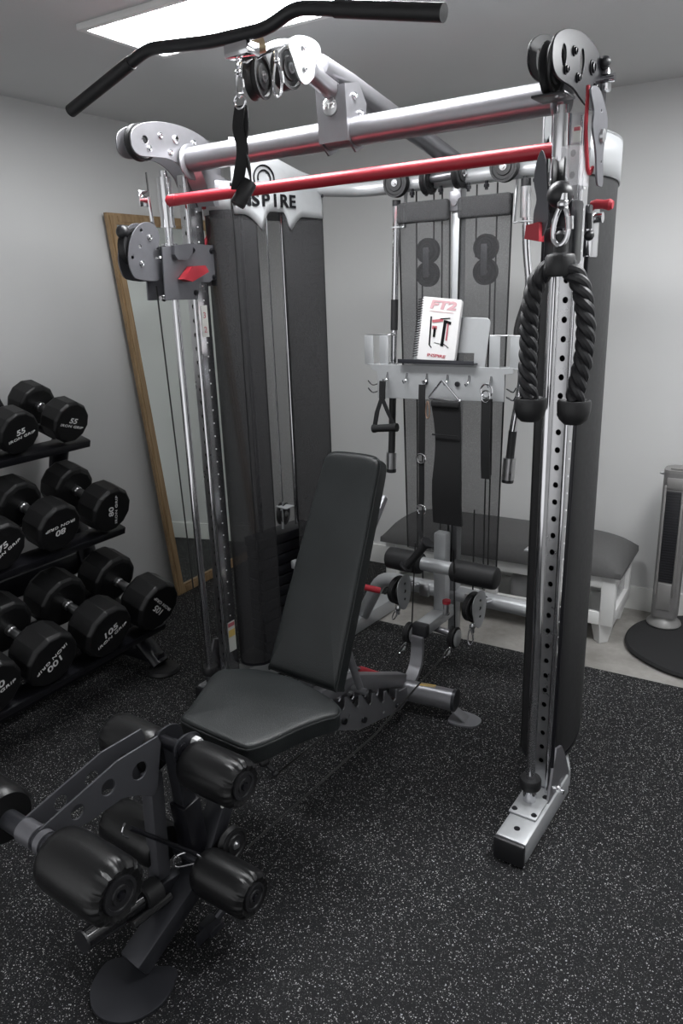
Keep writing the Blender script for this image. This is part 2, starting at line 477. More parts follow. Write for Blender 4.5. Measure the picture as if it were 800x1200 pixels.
# ------------------------------------------------------------------ mirror
MR = empty('leaning_mirror', RW(-.915, .74, 0))
tag(MR, 'tall leaning mirror in a light wooden frame against the left wall', 'mirror')
bl = Vector(RW(-.895, .745, .003)); tl = Vector(RW(-.975, .62, 1.955)); ex = (RW(0, 1, 0)-RW(0, 0, 0)).normalized()
br = Vector(RW(-.905, 1.50, .003))
up = (tl-bl); ex = (br-bl); mw = ex.length; mh = up.length
ey = ex.normalized(); up = up.normalized(); nn = ey.cross(up).normalized()   # towards the room
if nn.dot(Vector((1, 0, 0))) < 0: nn = -nn
ez = up
def mp(a, z, o=0): return bl+ey*a+ez*z+nn*o
MR.location = (0, 0, 0)
for a0, a1, z0, z1 in ((0, .05, 0, mh), (mw-.05, mw, 0, mh), (.05, mw-.05, mh-.05, mh), (.05, mw-.05, 0, .05)):
    b = B(); 
    b.prism([mp(a0, z0), mp(a1, z0), mp(a1, z1), mp(a0, z1)], nn*.02)
    i = .012
    b.prism([mp(a0+i, z0+i, .019), mp(a1-i, z0+i, .019), mp(a1-i, z1-i, .019), mp(a0+i, z1-i, .019)], nn*.006)
    b.obj('frame_rail', 'wood', MR)
b = B(); b.prism([mp(.045, .045, .004), mp(mw-.045, .045, .004), mp(mw-.045, mh-.045, .004), mp(.045, mh-.045, .004)], nn*.006)
b.obj('mirror_glass', 'mirror', MR)

# ------------------------------------------------- functional trainer
T = empty('cable_trainer'); tag(T, 'large silver and black cable machine with red pull up bar', 'cable machine')
def mirx(x): return 1.34-x
PX = (.005, 1.335)                    # the two front posts
for side, px in enumerate(PX):
    s = -1 if side == 0 else 1
    # foot tube
    fx = 1.345 if side else -.005
    b = B()
    path = [(fx, -.18 if side else -.03), (fx, .20), ((1.22 if side else .12), .50), ((1.20 if side else .14), .60 if side else 1.14)]
    for (x0, y0), (x1, y1) in zip(path, path[1:]):
        b.beam((x0, y0, .0375), (x1, y1, .0375), .095, .075, (0, 0, 1), .012)
    ft = b.obj('foot_tube', 'silver_light', T)
    b = B(); b.box((fx, -.186 if side else -.036, .037), (.093, .016, .073), .01); b.obj('end_cap', 'plastic', ft)
    b = B()
    for dx, dy in ((0, -.13 if side else .0),): b.cyl((fx+dx, dy, .0752), (fx+dx, dy, .0765), .009)
    b.obj('bolt_hole', 'black_metal', ft)
    if not side:
        b = B(); b.box((.145, .98, .006), (.06, .34, .012), .003, Matrix.Rotation(-.06, 3, 'Z'))
        b.cyl((.15, .93, .012), (.15, .93, .02), .01, 12); b.cyl((.15, 1.05, .012), (.15, 1.05, .02), .01, 12)
        b.obj('floor_plate', 'silver_light', ft)
    # base plate with stop collar
    b = B(); b.box((px+.004, .0 if side else .035, .079), (.085, .155 if side else .12, .008), .006); bp = b.obj('base_plate', 'silver_light', T)
    b = B()
    for dx, dy in (((-.03, -.06), (.03, -.06), (.03, .035)) if side else ((-.03, .06), (.03, .08))):
        b.lathe([(.0, .087), (.006, .087), (.009, .0835), (.009, .083)], (px+.004+dx, dy, 0), n=12)
    b.obj('bolt', 'black_metal', bp)
    b = B(); b.cyl((px-.003, 0, .083), (px-.003, 0, .135), .02); b.obj('collar', 'chrome', bp)
    b = B(); b.lathe([(.016, .128), (.030, .128), (.0325, .134), (.0325, .156), (.030, .162), (.016, .162)], (px-.003, 0, 0)); b.obj('rubber_stop', 'rubber', bp)
    # side gusset
    gx = px+.045 if side else px-.045
    plate('gusset', 'silver', T, [(.0, .0), (.19, .0), (.21, .08), (.15, .18), (.12, .22), (.075, .235), (.06, .2), (.03, .1)], [circ(.1, .06, .012)], .008, frameX(gx))
    b = B(); bolts(b, gx+s*.004 if side else gx-.004, [(.115, .062)], .016, 1 if side else -1); b.cyl((px, .115, .062), (gx+s*.02, .115, .062), .008)
    b.obj('gusset_bolt', 'chrome', T)
    # post with adjustment holes
    z0, z1 = .075, 1.97; w = .045
    post = empty('upright_post', (0, 0, 0), 0, T)
    nh = 36 if side else 36
    zs = [.175+.0488*k for k in range(nh)]
    hole = lambda z, cx=0: [(cx+.0075*math.cos(a)*(1.0), z+.0085*math.sin(a)) for a in [2*PI*k/10 for k in range(10)]]
    plate('drilled_front', 'steel', post, [(px-w/2, z0), (px+w/2, z0), (px+w/2, z1), (px-w/2, z1)], [hole(z, px) for z in zs], .003, frameY(.081), 0)
    b = B()
    b.box((px-w/2+.0015, .11, (z0+z1)/2), (.003, .056, z1-z0), 0); b.box((px+w/2-.0015, .11, (z0+z1)/2), (.003, .056, z1-z0), 0); b.box((px, .1385, (z0+z1)/2), (w, .003, z1-z0), 0)
    b.obj('channel', 'chrome', post)
    b = B()
    for z in zs[::1]: b.cyl((px+w/2, .112, z+.02), (px+w/2+.0012, .112, z+.02), .0028, 8)
    b.obj('number_dots', 'white_print', post)
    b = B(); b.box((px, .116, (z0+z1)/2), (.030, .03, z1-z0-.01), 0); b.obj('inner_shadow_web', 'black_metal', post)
    # chrome guide tube beside the post and front guide rod
    b = B(); b.cyl((px-.003, 0, .083), (px-.003, 0, 1.975), .0135, 24); b.obj('guide_rod', 'chrome', T)
    b = B(); b.cyl((px+.028, .062, .083), (px+.028, .062, 1.96), .007, 16); b.obj('slim_guide_rod', 'chrome', T)
    # sleeve where the pull-up bar meets the rod
    z0 = 1.80 if side == 0 else 1.80
    b = B(); b.cyl((px-.003, 0, 1.805), (px-.003, 0, 1.955), .023, 24); b.cyl((px-.003, 0, 1.80), (px-.003, 0, 1.806), .025, 24)
    b.obj('bar_sleeve', 'chrome', T)
# stickers low on the left post
b = B(); b.box((.0285, .112, .25), (.0006, .04, .13), 0); st = b.obj('warning_sticker', 'sticker', T)
b = B(); b.box((.0291, .112, .265), (.0006, .036, .03), 0); b.obj('yellow_band', 'yellow', st)
b = B(); b.box((.0291, .112, .302), (.0006, .036, .016), 0); b.obj('red_band', 'red_print', st)
b = B(); b.box((.0285, .108, 1.49), (.0006, .032, .11), 0); st = b.obj('number_sticker', 'sticker', T)
text('number_print', '3', 'red_print', st, .03, frame3((.0292, .108, 1.51), (0, 1, 0), (0, 0, 1)))
text('number_print', '2', 'red_print', st, .03, frame3((.0292, .108, 1.46), (0, 1, 0), (0, 0, 1)))

# top crossbar, red pull-up bar
b = B(); b.cyl((.03, .085, 2.012), (1.315, .085, 2.012), .038, 32); b.obj('crossbar', 'silver', T)
b = B(); b.cyl((.0, 0, 1.883), (1.33, 0, 1.883), .0175, 28)
b.cyl((.02, 0, 1.883), (.06, 0, 1.883), .0185, 28); b.obj('pull_up_bar', 'red', T)

# ---- left top bracket
def zo(pts, ox, oy, sc, X):
    out = []
    for (u, v) in pts:
        p = at(ox+u/sc, oy+v/sc, X=X); out.append((p.y, p.z))
    return out
zl = lambda pts, X: zo(pts, 130, 120, 4.706, X)
zr = lambda pts, X: zo(pts, 600, 20, 5.714, X)
def near_round(poly):
    return [(p.x, p.y) for p in smooth_path([(a, b, 0) for a, b in poly], 4, True)]
TBL = empty('top_pulley_bracket', (0, 0, 0), 0, T)
outl = near_round(zl([(108, 200), (118, 150), (165, 118), (240, 108), (330, 118), (430, 150), (520, 205), (575, 262), (600, 330), (600, 430), (560, 480), (500, 500), (455, 470), (425, 405), (380, 350), (320, 312), (240, 300), (160, 292), (120, 255)], .036))
big = zl([(185, 205)], .036)[0]
plate('side_plate', 'silver', TBL, outl, [circ(big[0], big[1], .013)], .005, frameX(.036))
far = [(y-.0, z) for y, z in outl if y < .12]
plate('side_plate', 'silver', TBL, outl, [circ(big[0], big[1], .013)], .005, frameX(-.032))
b = B(); bolts(b, .0385, zl([(268, 185), (208, 255), (325, 278), (352, 200), (452, 225), (475, 460)], .036), .008); b.obj('bolt', 'chrome', TBL)
c = zl([(352, 205)], .036)[0]
b = B(); b.lathe([(.0, .0), (.013, .0), (.013, .003), (.010, .005), (0, .005)], (.0385, c[0], c[1]), (1, 0, 0)); b.obj('round_badge', 'steel', TBL)
pulley('pulley_wheel', TBL, (.002, -.085, 2.05), (1, 0, 0), .055, .024)
# crossbar flange (both ends)
for X, sx in ((.045, 1), (1.30, -1)):
    b = B(); b.lathe([(.038, 0), (.052, 0), (.056, .004), (.056, .009), (.050, .012), (.038, .012)], (X, .085, 2.005), (sx, 0, 0), 32); b.obj('bar_flange', 'silver', T)
b = B(); b.prism([(.03, .06, 1.99), (.03, .20, 1.96), (.03, .20, 1.88), (.03, .12, 1.87)], (.05, .03, 0)); b.obj('corner_gusset', 'silver', TBL)

# ---- right top bracket
TBR = empty('top_pulley_bracket', (0, 0, 0), 0, T)
outr = near_round(zr([(268, 200), (285, 130), (330, 90), (390, 82), (450, 98), (510, 145), (560, 215), (600, 320), (628, 420), (622, 520), (610, 600), (560, 640), (500, 600), (450, 540), (400, 470), (330, 425), (285, 375), (265, 290)], 1.365))
s1 = zr([(340, 255), (462, 300)], 1.365)
plate('side_plate', 'black_metal', TBR, outr, [circ(s1[0][0], s1[0][1], .022, 20, .017), circ(s1[1][0], s1[1][1], .027, 20, .016)], .005, frameX(1.365))
outf = near_round(zr([(108, 250), (125, 170), (175, 125), (235, 120), (300, 140), (380, 200), (420, 320), (380, 430), (300, 440), (200, 440), (140, 400), (110, 330)], 1.285))
s2 = zr([(175, 290)], 1.285)[0]
plate('side_plate', 'black_metal', TBR, outf, [circ(s2[0], s2[1], .024, 20, .020)], .005, frameX(1.285))
fl = zr([(160, 445), (260, 480)], 1.285)
b = B(); b.box((1.325, -.045, 1.985), (.076, .075, .006), .001); b.obj('bottom_plate', 'black_metal', TBR)
b = B(); bolts(b, 1.368, zr([(405, 228), (348, 350), (427, 408), (545, 475)], 1.365), .0085); bolts(b, 1.368, zr([(525, 340)], 1.365), .013); b.obj('bolt', 'black_metal', TBR)
pulley('pulley_wheel', TBR, (1.325, -.06, 2.04), (1, 0, 0), .055, .024)
b = B(); b.cyl((1.29, .16, 2.05), (1.40, .16, 2.05), .01, 16); b.box((1.375, .175, 2.05), (.02, .035, .05), .004); b.obj('cable_guide', 'chrome', TBR)
b = B(); b.ball((1.375, .155, 2.085), .014); b.obj('knob', 'plastic', TBR)

# ---- rear frame
b = B()
b.tube(bend_path([(.16, .60, 1.952), (.26, .80, 1.952), (1.08, .80, 1.957), (1.18, .60, 1.957)], .09), .027, 24, flat=1.0)
b.obj('rear_top_beam', 'silver_light', T)
b = B(); b.beam((.672, .82, .10), (.672, .82, 1.96), .042, .05, (0, 1, 0), .01); col = b.obj('rear_column', 'silver_light', T)
b = B(); b.box((.672, .79, 1.878), (.05, .012, .07), .004); b.cyl((.672, .784, 1.872), (.672, .777, 1.872), .011, 12); b.obj('joint_bracket', 'silver', col)
b = B(); b.beam((.655, .735, .22), (.655, .735, .615), .055, .05, (0, 1, 0), .008); lp = b.obj('lower_column', 'silver_light', T)
b = B(); b.beam((.655, .56, .25), (.655, .80, .25), .06, .05, (0, 0, 1), .006); b.obj('forward_stub', 'silver_light', lp)
b = B(); b.box((.655, .552, .25), (.066, .035, .056), .006); b.obj('stub_cap', 'plastic', lp)
tk = at(523, 707, Y=.69)
b = B(); b.cyl(tk, tk+Vector((0, 0, .014)), .017); b.obj('tension_knob', 'red_grip', lp)
b = B(); b.cyl(tk-Vector((0, 0, .05)), tk, .014); b.obj('knob_stem', 'steel', lp)
b = B()
b.tube(bend_path([(.14, .90, .046), (.19, .86, .12), (.30, .83, .31), (.45, .82, .315), (.90, .82, .315), (1.05, .83, .31), (1.15, .86, .12), (1.19, .90, .046)], .08), .032, 24)
b.obj('rear_low_beam', 'silver_light', T)
b = B(); b.box((.545, .786, .315), (.045, .012, .055), .003); b.box((.76, .786, .315), (.045, .012, .055), .003); b.obj('beam_clamp', 'steel', T)
# red step lever by the left tower
b = B(); b.tube([at(427, 688, Y=.62), at(445, 692, Y=.66)], .014, 14); lv = b.obj('release_lever', 'red_grip', T)
b = B(); b.tube([at(405, 684, Y=.58), at(427, 688, Y=.62)], .007, 12); b.obj('lever_stem', 'black_metal', lv)
# rear top pulleys
for (x, z) in ((.443, 1.957), (.874, 1.968)):
    pulley('pulley_wheel', T, (x, .755, z), (0, 1, 0), .050, .026)
for x, z in ((.577, 1.956), (.705, 1.966)):
    pulley('pulley_wheel', T, (x, .76, z), (1, 0, 0), .052, .026)
b = B(); b.cyl((.577, .76, 1.958), (.705, .76, 1.964), .016, 16); b.obj('pulley_axle', 'silver', T)
b = B()
for x in (.50, .56, .62, .73, .80, .94, .98): b.lathe([(0, 0), (.006, 0), (.006, .008), (.010, .009), (.010, .019), (.006, .02), (.006, .03), (0, .03)], (x, .775, 1.903), (0, 0, 1), 10)
b.obj('hanging_bolt', 'black_metal', T)
# rear mesh covers, tapered, with folded tops
def cover(x0t, x1t, x0b, x1b, zt, zb):
    root = empty('rear_mesh_cover', (0, 0, 0), 0, T)
    n = 24; b = B(); rows = []
    for j in range(n+1):
        t = j/n; z = zt+(zb-zt)*t; xa = x0t+(x0b-x0t)*t; xb = x1t+(x1b-x1t)*t; row = []
        for i in range(13):
            s = i/12; x = xa+(xb-xa)*s
            row.append(b.b.verts.new((x, .79-.018*math.sin(PI*s)-.006*math.sin(3*z+5*s), z)))
        rows.append(row)
    for a, c in zip(rows, rows[1:]):
        for i in range(12): b.b.faces.new((a[i], a[i+1], c[i+1], c[i]))
    b.obj('mesh_panel', 'mesh_see', root)
    b = B()
    b.tube([(x0t+(x0b-x0t)*t, .79, zt+(zb-zt)*t) for t in (0, .5, 1)], .0035, 8); b.tube([(x1t+(x1b-x1t)*t, .79, zt+(zb-zt)*t) for t in (0, .5, 1)], .0035, 8)
    b.obj('edge_piping', 'web', root)
    b = B(); b.box(((x0t+x1t)/2, .778, zt-.035), (x1t-x0t+.006, .034, .075), .012, seg=4); b.obj('top_hem', 'mesh_hem', root)
cover(.432, .650, .462, .655, 1.885, .50)
cover(.694, .892, .668, .872, 1.885, .43)
# floating double pulleys behind the mesh
for x in (.538, .779):
    r = empty('floating_pulley_block', (0, 0, 0), 0, T)
    for z in (1.713, 1.627): pulley('pulley_wheel', r, (x, .83, z), (0, 1, 0), .047, .022)
    b = B(); b.box((x, .812, 1.67), (.026, .006, .11), .004); b.obj('link_plate', 'grey_metal', r)
# cables behind the mesh (each one a part)
for x, z0, z1 in ((.49, 1.93, .45), (.565, 1.93, 1.67), (.60, 1.93, .34), (.74, 1.93, 1.68), (.82, 1.93, .40), (.80, 1.68, .36), (.515, 1.63, .35), (.755, .70, .20)):
    B().cyl((x, .826, z0), (x, .826, z1), .0032, 8).obj('steel_cable', 'cable', T)
for p, q in (((.605, .60, .60), (.585, .60, .20)), ((.775, .60, .60), (.755, .66, .20))):
    B().cyl(p, q, .003, 8).obj('steel_cable', 'cable', T)
# low swivel pulleys
for (x, y, z) in ((.500, .69, .345), (.845, .69, .345)):
    r = empty('low_swivel_pulley', (0, 0, 0), 0, T)
    pulley('pulley_wheel', r, (x-.012, y-.02, z), (1, -.25, 0), .062, .026)
    for dx, hh in ((.014, 1),):
        plate('side_plate', 'silver_light', r, near_round([(-.045, .0), (-.038, .05), (0, .075), (.03, .055), (.034, -.01), (.02, -.06), (-.005, -.082), (-.03, -.06)]),
              [circ(0, .035, .007, 12), circ(0, 0, .009, 12), circ(0, -.035, .007, 12)], .004, Matrix.Translation((x+dx, y-.02, z)) @ Matrix.Rotation(-.25, 4, 'Z') @ frameX(0))
    b = B(); b.cyl((x, y, z+.03), (x, y+.06, z+.01), .012); b.cyl((x, y, z+.01), (x+.01, y+.13, z-.02), .01); b.obj('swivel_stem', 'chrome', r)
    b = B(); b.cyl((x-.005, y-.045, z-.07), (x-.005, y-.045, z-.10), .008, 12); b.ball((x-.005, y-.045, z-.072), .013); b.obj('cable_stop', 'steel', r)
# small floor pulleys that feed the cables to the bench
for (x, y, z) in ((.585, .585, .205), (.755, .65, .20)):
    r = empty('floor_pulley', (0, 0, 0), 0, T)
    pulley('pulley_wheel', r, (x, y, z), (1, 0, 0), .045, .022)
    b = B(); b.lathe([(0, 0), (.03, 0), (.036, .003), (.03, .006), (0, .006)], (x+.014, y, z), (1, 0, 0)); b.obj('pulley_cover', 'silver_light', r)
b = B(); b.cyl((.655, .66, .215), (.755, .66, .205), .014); b.obj('pulley_arm', 'silver', T)
# low pad (thigh rest)
LPd = empty('low_foam_bar', (0, 0, 0), 0, T)
b = B(); b.cyl((.60, .66, .492), (.745, .66, .492), .028, 24); b.obj('bar_tube', 'silver_light', LPd)
for x0, x1 in ((.44, .605), (.74, .935)):
    b = B(); b.lathe([(0, 0), (.035, 0), (.045, .008), (.046, .02), (.046, x1-x0-.02), (.043, x1-x0-.006), (.034, x1-x0), (0, x1-x0)], (x0, .66, .49), (1, 0, 0)); b.obj('foam_roll', 'foam', LPd)

# ---- top lat arm
LA = empty('lat_arm', (0, 0, 0), 0, T)
b = B(); b.tube([(.66, -.02, 2.165), (.66, .12, 2.145), (.66, .80, 2.015)], .030, 24, flat=1.15); b.obj('arm_tube', 'silver', LA)
b = B(); b.tube([(.652, .02, 2.19), (.652, .15, 2.172), (.652, .78, 2.05)], .0042, 8); b.obj('arm_cable', 'cable', LA)
b = B(); b.cyl((.66, -.06, 2.145), (.66, .075, 2.105), .026, 24); b.obj('arm_stub', 'silver', LA)
# bracket that clamps the arm on the crossbar
b = B()
b.prism([(.61, .035, 2.125), (.61, .045, 1.985), (.61, .08, 1.958), (.61, .12, 1.975), (.61, .14, 2.09), (.61, .10, 2.14)], (.006, 0, 0))
b.prism([(.704, .035, 2.125), (.704, .045, 1.985), (.704, .08, 1.958), (.704, .12, 1.975), (.704, .14, 2.09), (.704, .10, 2.14)], (.006, 0, 0))
b.prism([(.61, .035, 2.125), (.71, .035, 2.125), (.71, .045, 1.985), (.61, .045, 1.985)], (0, -.005, 0))
cb = b.obj('clamp_bracket', 'silver', LA)
b = B(); bolts(b, .712, [(.075, 2.10), (.105, 2.06), (.07, 1.99), (.10, 1.985)], .008); b.obj('bolt', 'chrome', cb)
b = B(); b.lathe([(0, 0), (.024, 0), (.024, .004), (.02, .006), (0, .006)], (.658, .033, 2.075), (0, -1, -.05), 28); bd = b.obj('round_badge', 'steel', cb)
text('badge_print', 'FT2', 'white_print', bd, .02, frame3((.658, .0255, 2.075), (1, 0, 0), (0, .05, 1)), .0005, 1.2, 0, .0006)
# front pulley head
PH = empty('pulley_head', (0, 0, 0), 0, LA)
hz = lambda pts, X: zo(pts, 250, 20, 4.444, X)
ol = near_round(hz([(388, 150), (400, 115), (440, 98), (500, 110), (545, 145), (555, 200), (545, 260), (515, 320), (480, 350), (450, 330), (430, 280), (410, 215)], .675))
h1 = hz([(462, 158), (468, 270), (535, 235)], .675)
plate('side_plate', 'silver_light', PH, ol, [circ(y, z, .008, 14) for y, z in h1], .005, frameX(.675), .001)
ol2 = [(y-.005, z) for y, z in ol]
plate('side_plate', 'silver_light', PH, ol2, [], .005, frameX(.60), .001)
pc = hz([(405, 265)], .66)[0]
pulley('pulley_wheel', PH, (.645, pc[0], pc[1]), (1, 0, 0), .050, .028)
q = at(302, 91, X=.60)
pulley('pulley_wheel', PH, (.60, q.y, q.z), (1, .25, 0), .052, .034, 'rubber')
b = B(); bolts(b, .678, [h1[0], h1[1]], .006); b.obj('bolt', 'chrome', PH)
b = B(); b.tube(bend_path([at(352, 52, X=.64), at(325, 52, X=.63), at(303, 62, X=.62), at(286, 74, X=.60)], .02), .012, 14); b.obj('swivel_body', 'chrome', PH)
b = B(); q1, q2 = at(281, 60, X=.62), at(309, 52, X=.66); b.cyl(q1, q2, .018, 20); b.obj('brass_bushing', mat('brass', (.62, .50, .33), .3, .9), PH)

# ---- carriages on the posts
def near_poly(pts): return near_round(pts)
CL = empty('height_carriage', (0, 0, 0), 0, T)
zc = lambda pts, X=.045: zo(pts, 130, 120, 4.706, X)
body = zc([(280, 800), (430, 780), (560, 790), (580, 830), (580, 960), (540, 990), (485, 990), (475, 1085), (300, 1088)])
plate('side_plate', 'grey_metal', CL, body, [], .006, frameX(.045), .001)
plate('side_plate', 'grey_metal', CL, body, [], .006, frameX(-.04), .001)
b = B(); b.box((.003, .165, 1.68), (.09, .006, .14), .001); b.cyl((.002, 0, 1.575), (.002, 0, 1.74), .024, 24); b.obj('guide_sleeve', 'grey_metal', CL)
b = B()
for z in (1.72, 1.733, 1.746): b.lathe([(.015, -.003), (.027, -.003), (.027, .003), (.015, .003)], (.002, 0, z))
b.obj('washer', 'chrome', CL)
b = B(); b.prism([(.049, *p) for p in zc([(430, 780), (430, 830), (400, 870), (350, 870), (330, 840), (330, 790)])], (.014, 0, 0)); b.obj('plate_fold', 'grey_metal', CL)
b = B(); bolts(b, .048, zc([(445, 815), (550, 820), (565, 965), (465, 1050)]), .008); b.obj('bolt', 'black_metal', CL)
lvp = zc([(380, 975), (430, 905), (500, 900), (520, 935), (430, 990)], .06)
b = B(); b.prism([(.05, *p) for p in lvp], (.028, 0, 0)); b.obj('release_lever', 'red_grip', CL)
hs = near_round(zo([(95, 850), (105, 760), (140, 690), (185, 662), (235, 675), (262, 730), (258, 790), (225, 830), (240, 865), (275, 870), (275, 975), (150, 975), (110, 930)], 130, 120, 4.706, .02))
h3 = zo([(163, 705), (157, 793), (118, 856)], 130, 120, 4.706, .02)
hd = empty('swivel_pulley', (0, 0, 0), 0, CL)
plate('side_plate', 'grey_metal', hd, hs, [circ(y, z, .0065, 14) for y, z in h3], .005, frameX(.02))
plate('side_plate', 'grey_metal', hd, hs, [], .005, frameX(-.028))
b = B(); bolts(b, .0225, zo([(210, 745), (167, 888)], 130, 120, 4.706, .02), .008); b.obj('bolt', 'chrome', hd)
pc = zo([(150, 800)], 130, 120, 4.706, .0)[0]
pulley('pulley_wheel', hd, (-.004, pc[0]-.01, pc[1]), (1, 0, 0), .058, .03)
p0 = at(144, 272, X=-.004); b = B(); b.ball(p0, .022); b.obj('cable_stop_ball', 'plastic', hd)
b = B()
for zz in (1.575, 1.70): b.cyl((-.004, -.06, zz), (-.004, .0, zz), .008, 12); b.ball((-.004, -.045, zz), .012)
b.obj('hinge_pin', 'chrome', hd)
# cables on the left
B().tube([at(171, 202, X=0.0), at(176, 245, X=0.0), at(179, 262, X=0)], .0028, 8).obj('steel_cable', 'cable', T)
B().cyl(at(183, 335, X=-.004), (-.004, -.03, .14), .0028, 8).obj('steel_cable', 'cable', T)
# red J hook and catch behind left post
b = B(); b.tube(bend_path([(.012, .165, 1.93), (.012, .175, 1.86), (.012, .185, 1.78), (.012, .14, 1.74), (.012, .12, 1.76)], .03), .010, 12, flat=.6)
b.box((.02, .155, 1.90), (.02, .03, .07), .004); b.obj('safety_hook', 'red_grip', T)
b = B(); b.box((-.0, -.09, 1.885), (.006, .045, .05), .006); b.tube([(0, -.075, 1.89), (0, -.062, 1.78), (0, -.055, 1.73)], .0065, 10); b.obj('catch_arm', 'chrome', T)

# right carriage: seen from the front-right, pulley swung to the front
CR = empty('height_carriage', (0, 0, 0), 0, T)
def YP(px, py, Y): 
    p = at(px, py, Y=Y); return (p.x, p.z)
fc = .02
pl = near_round([YP(600+x/4, 20+y/4, -.04) for x, y in ((165, 635), (185, 700), (190, 800), (195, 880), (190, 960), (165, 1030), (130, 1030), (128, 930), (142, 860), (130, 780), (140, 700))])
plate('side_plate', 'plate_grey', CR, pl, [], .006, frameY(-.075), .001)
pulley('pulley_wheel', CR, (1.345, -.045, 1.80), (1, .35, 0), .060, .03)
b = B(); b.box((1.335, .03, 1.70), (.075, .09, .15), .01); b.box((1.345, -.03, 1.665), (.05, .06, .09), .012); b.obj('carriage_body', 'black_metal', CR)
b = B(); b.cyl((1.40, .05, 1.73), (1.425, .05, 1.73), .012); b.box((1.40, .05, 1.70), (.02, .06, .12), .005); b.obj('clamp_plate', 'chrome', CR)
b = B(); b.ball(at(656, 228, Y=-.115), .029); b.obj('cable_stop_ball', 'plastic', CR)
b = B(); p = at(657, 236, Y=-.085); b.cyl(p, at(658, 240, Y=-.1), .009, 12); b.obj('stop_stem', 'plastic', CR)
b = B(); a0, a1 = at(692, 239, Y=.03), at(718, 240, Y=.03); d = (a1-a0)
b.lathe([(0, 0), (.006, 0), (.011, .012), (.010, d.length*.6), (.013, d.length*.85), (.009, d.length), (0, d.length)], a0, d); b.obj('release_pin', 'red_grip', CR)
b = B()
q = [at(x, y, Y=-.10) for x, y in ((616, 264), (631, 260), (631, 283), (614, 280))]
b.prism(q, (.0, .035, 0)); b.obj('release_lever', 'red_grip', CR)
b = B(); b.cyl(at(690, 250, Y=.0), at(690, 268, Y=0), .007, 12); b.ball(at(690, 276, Y=0), .012); kb = b.obj('lower_knob', 'plastic', CR)
b = B(); b.box((1.335, -.005, 1.605), (.06, .05, .012), .004); b.obj('lower_clamp', 'chrome', CR)
B().cyl(at(689, 280, Y=.03), (1.385, .03, .2), .006, 10).obj('guard_rod', 'black_metal', CR)
b = B()
for dx in (-.0, .0): b.cyl((1.322, -.05, 1.755), (1.322, -.075, 1.755), .011, 8)
b.obj('bolt', 'plastic', CR)
# clear label sleeve, red J-hook plates high on right post
b = B(); b.tube(bend_path([(1.345, -.028, 0), (1.385, -.012, 0), (1.388, .06, 0)], .01), .001, 4) if False else None
b.prism([(1.345, -.03, 1.80), (1.383, -.018, 1.80), (1.383, -.018, 1.885), (1.345, -.03, 1.885)], (0, .002, 0))
b.prism([(1.383, -.018, 1.80), (1.385, .05, 1.80), (1.385, .05, 1.885), (1.383, -.018, 1.885)], (.002, 0, 0))
b.obj('clear_sleeve', 'clear', T)
q = at(676, 158, Y=-.03)
b = B(); b.box(q, (.018, .002, .03), .004); b.cyl(q+Vector((0, 0, .01)), q+Vector((0, -.002, .01)), .01); st = b.obj('label_sticker', 'sticker', T)
b = B(); b.box(q+Vector((0, -.003, .012)), (.014, .001, .008), .0005); b.obj('label_print', 'red_print', st)
SH = empty('safety_hook', (0, 0, 0), 0, T)
ho = near_round(zo([(355, 340), (385, 330), (410, 380), (432, 480), (425, 560), (412, 640), (410, 780), (395, 792), (385, 770), (380, 640), (365, 520), (370, 440)], 600, 20, 4, 1.40))
plate('hook_plate', 'grey_metal', SH, ho, [circ(*zo([(403, 440)], 600, 20, 4, 1.40)[0], .004, 10), circ(*zo([(402, 680)], 600, 20, 4, 1.40)[0], .004, 10)], .005, frameX(1.405))
b = B(); b.tube(bend_path([at(689, 100, X=1.39), at(686, 150, X=1.39), at(688, 198, X=1.39), at(691, 205, X=1.39), at(694, 196, X=1.39)], .02), .0045, 10); b.obj('hook_liner', 'red_grip', SH)
b = B(); b.lathe([(0, 0), (.016, 0), (.015, .006), (0, .008)], (1.408, *zo([(403, 560)], 600, 20, 4, 1.40)[0]), (1, 0, 0)); b.obj('hook_bolt', 'steel', SH)

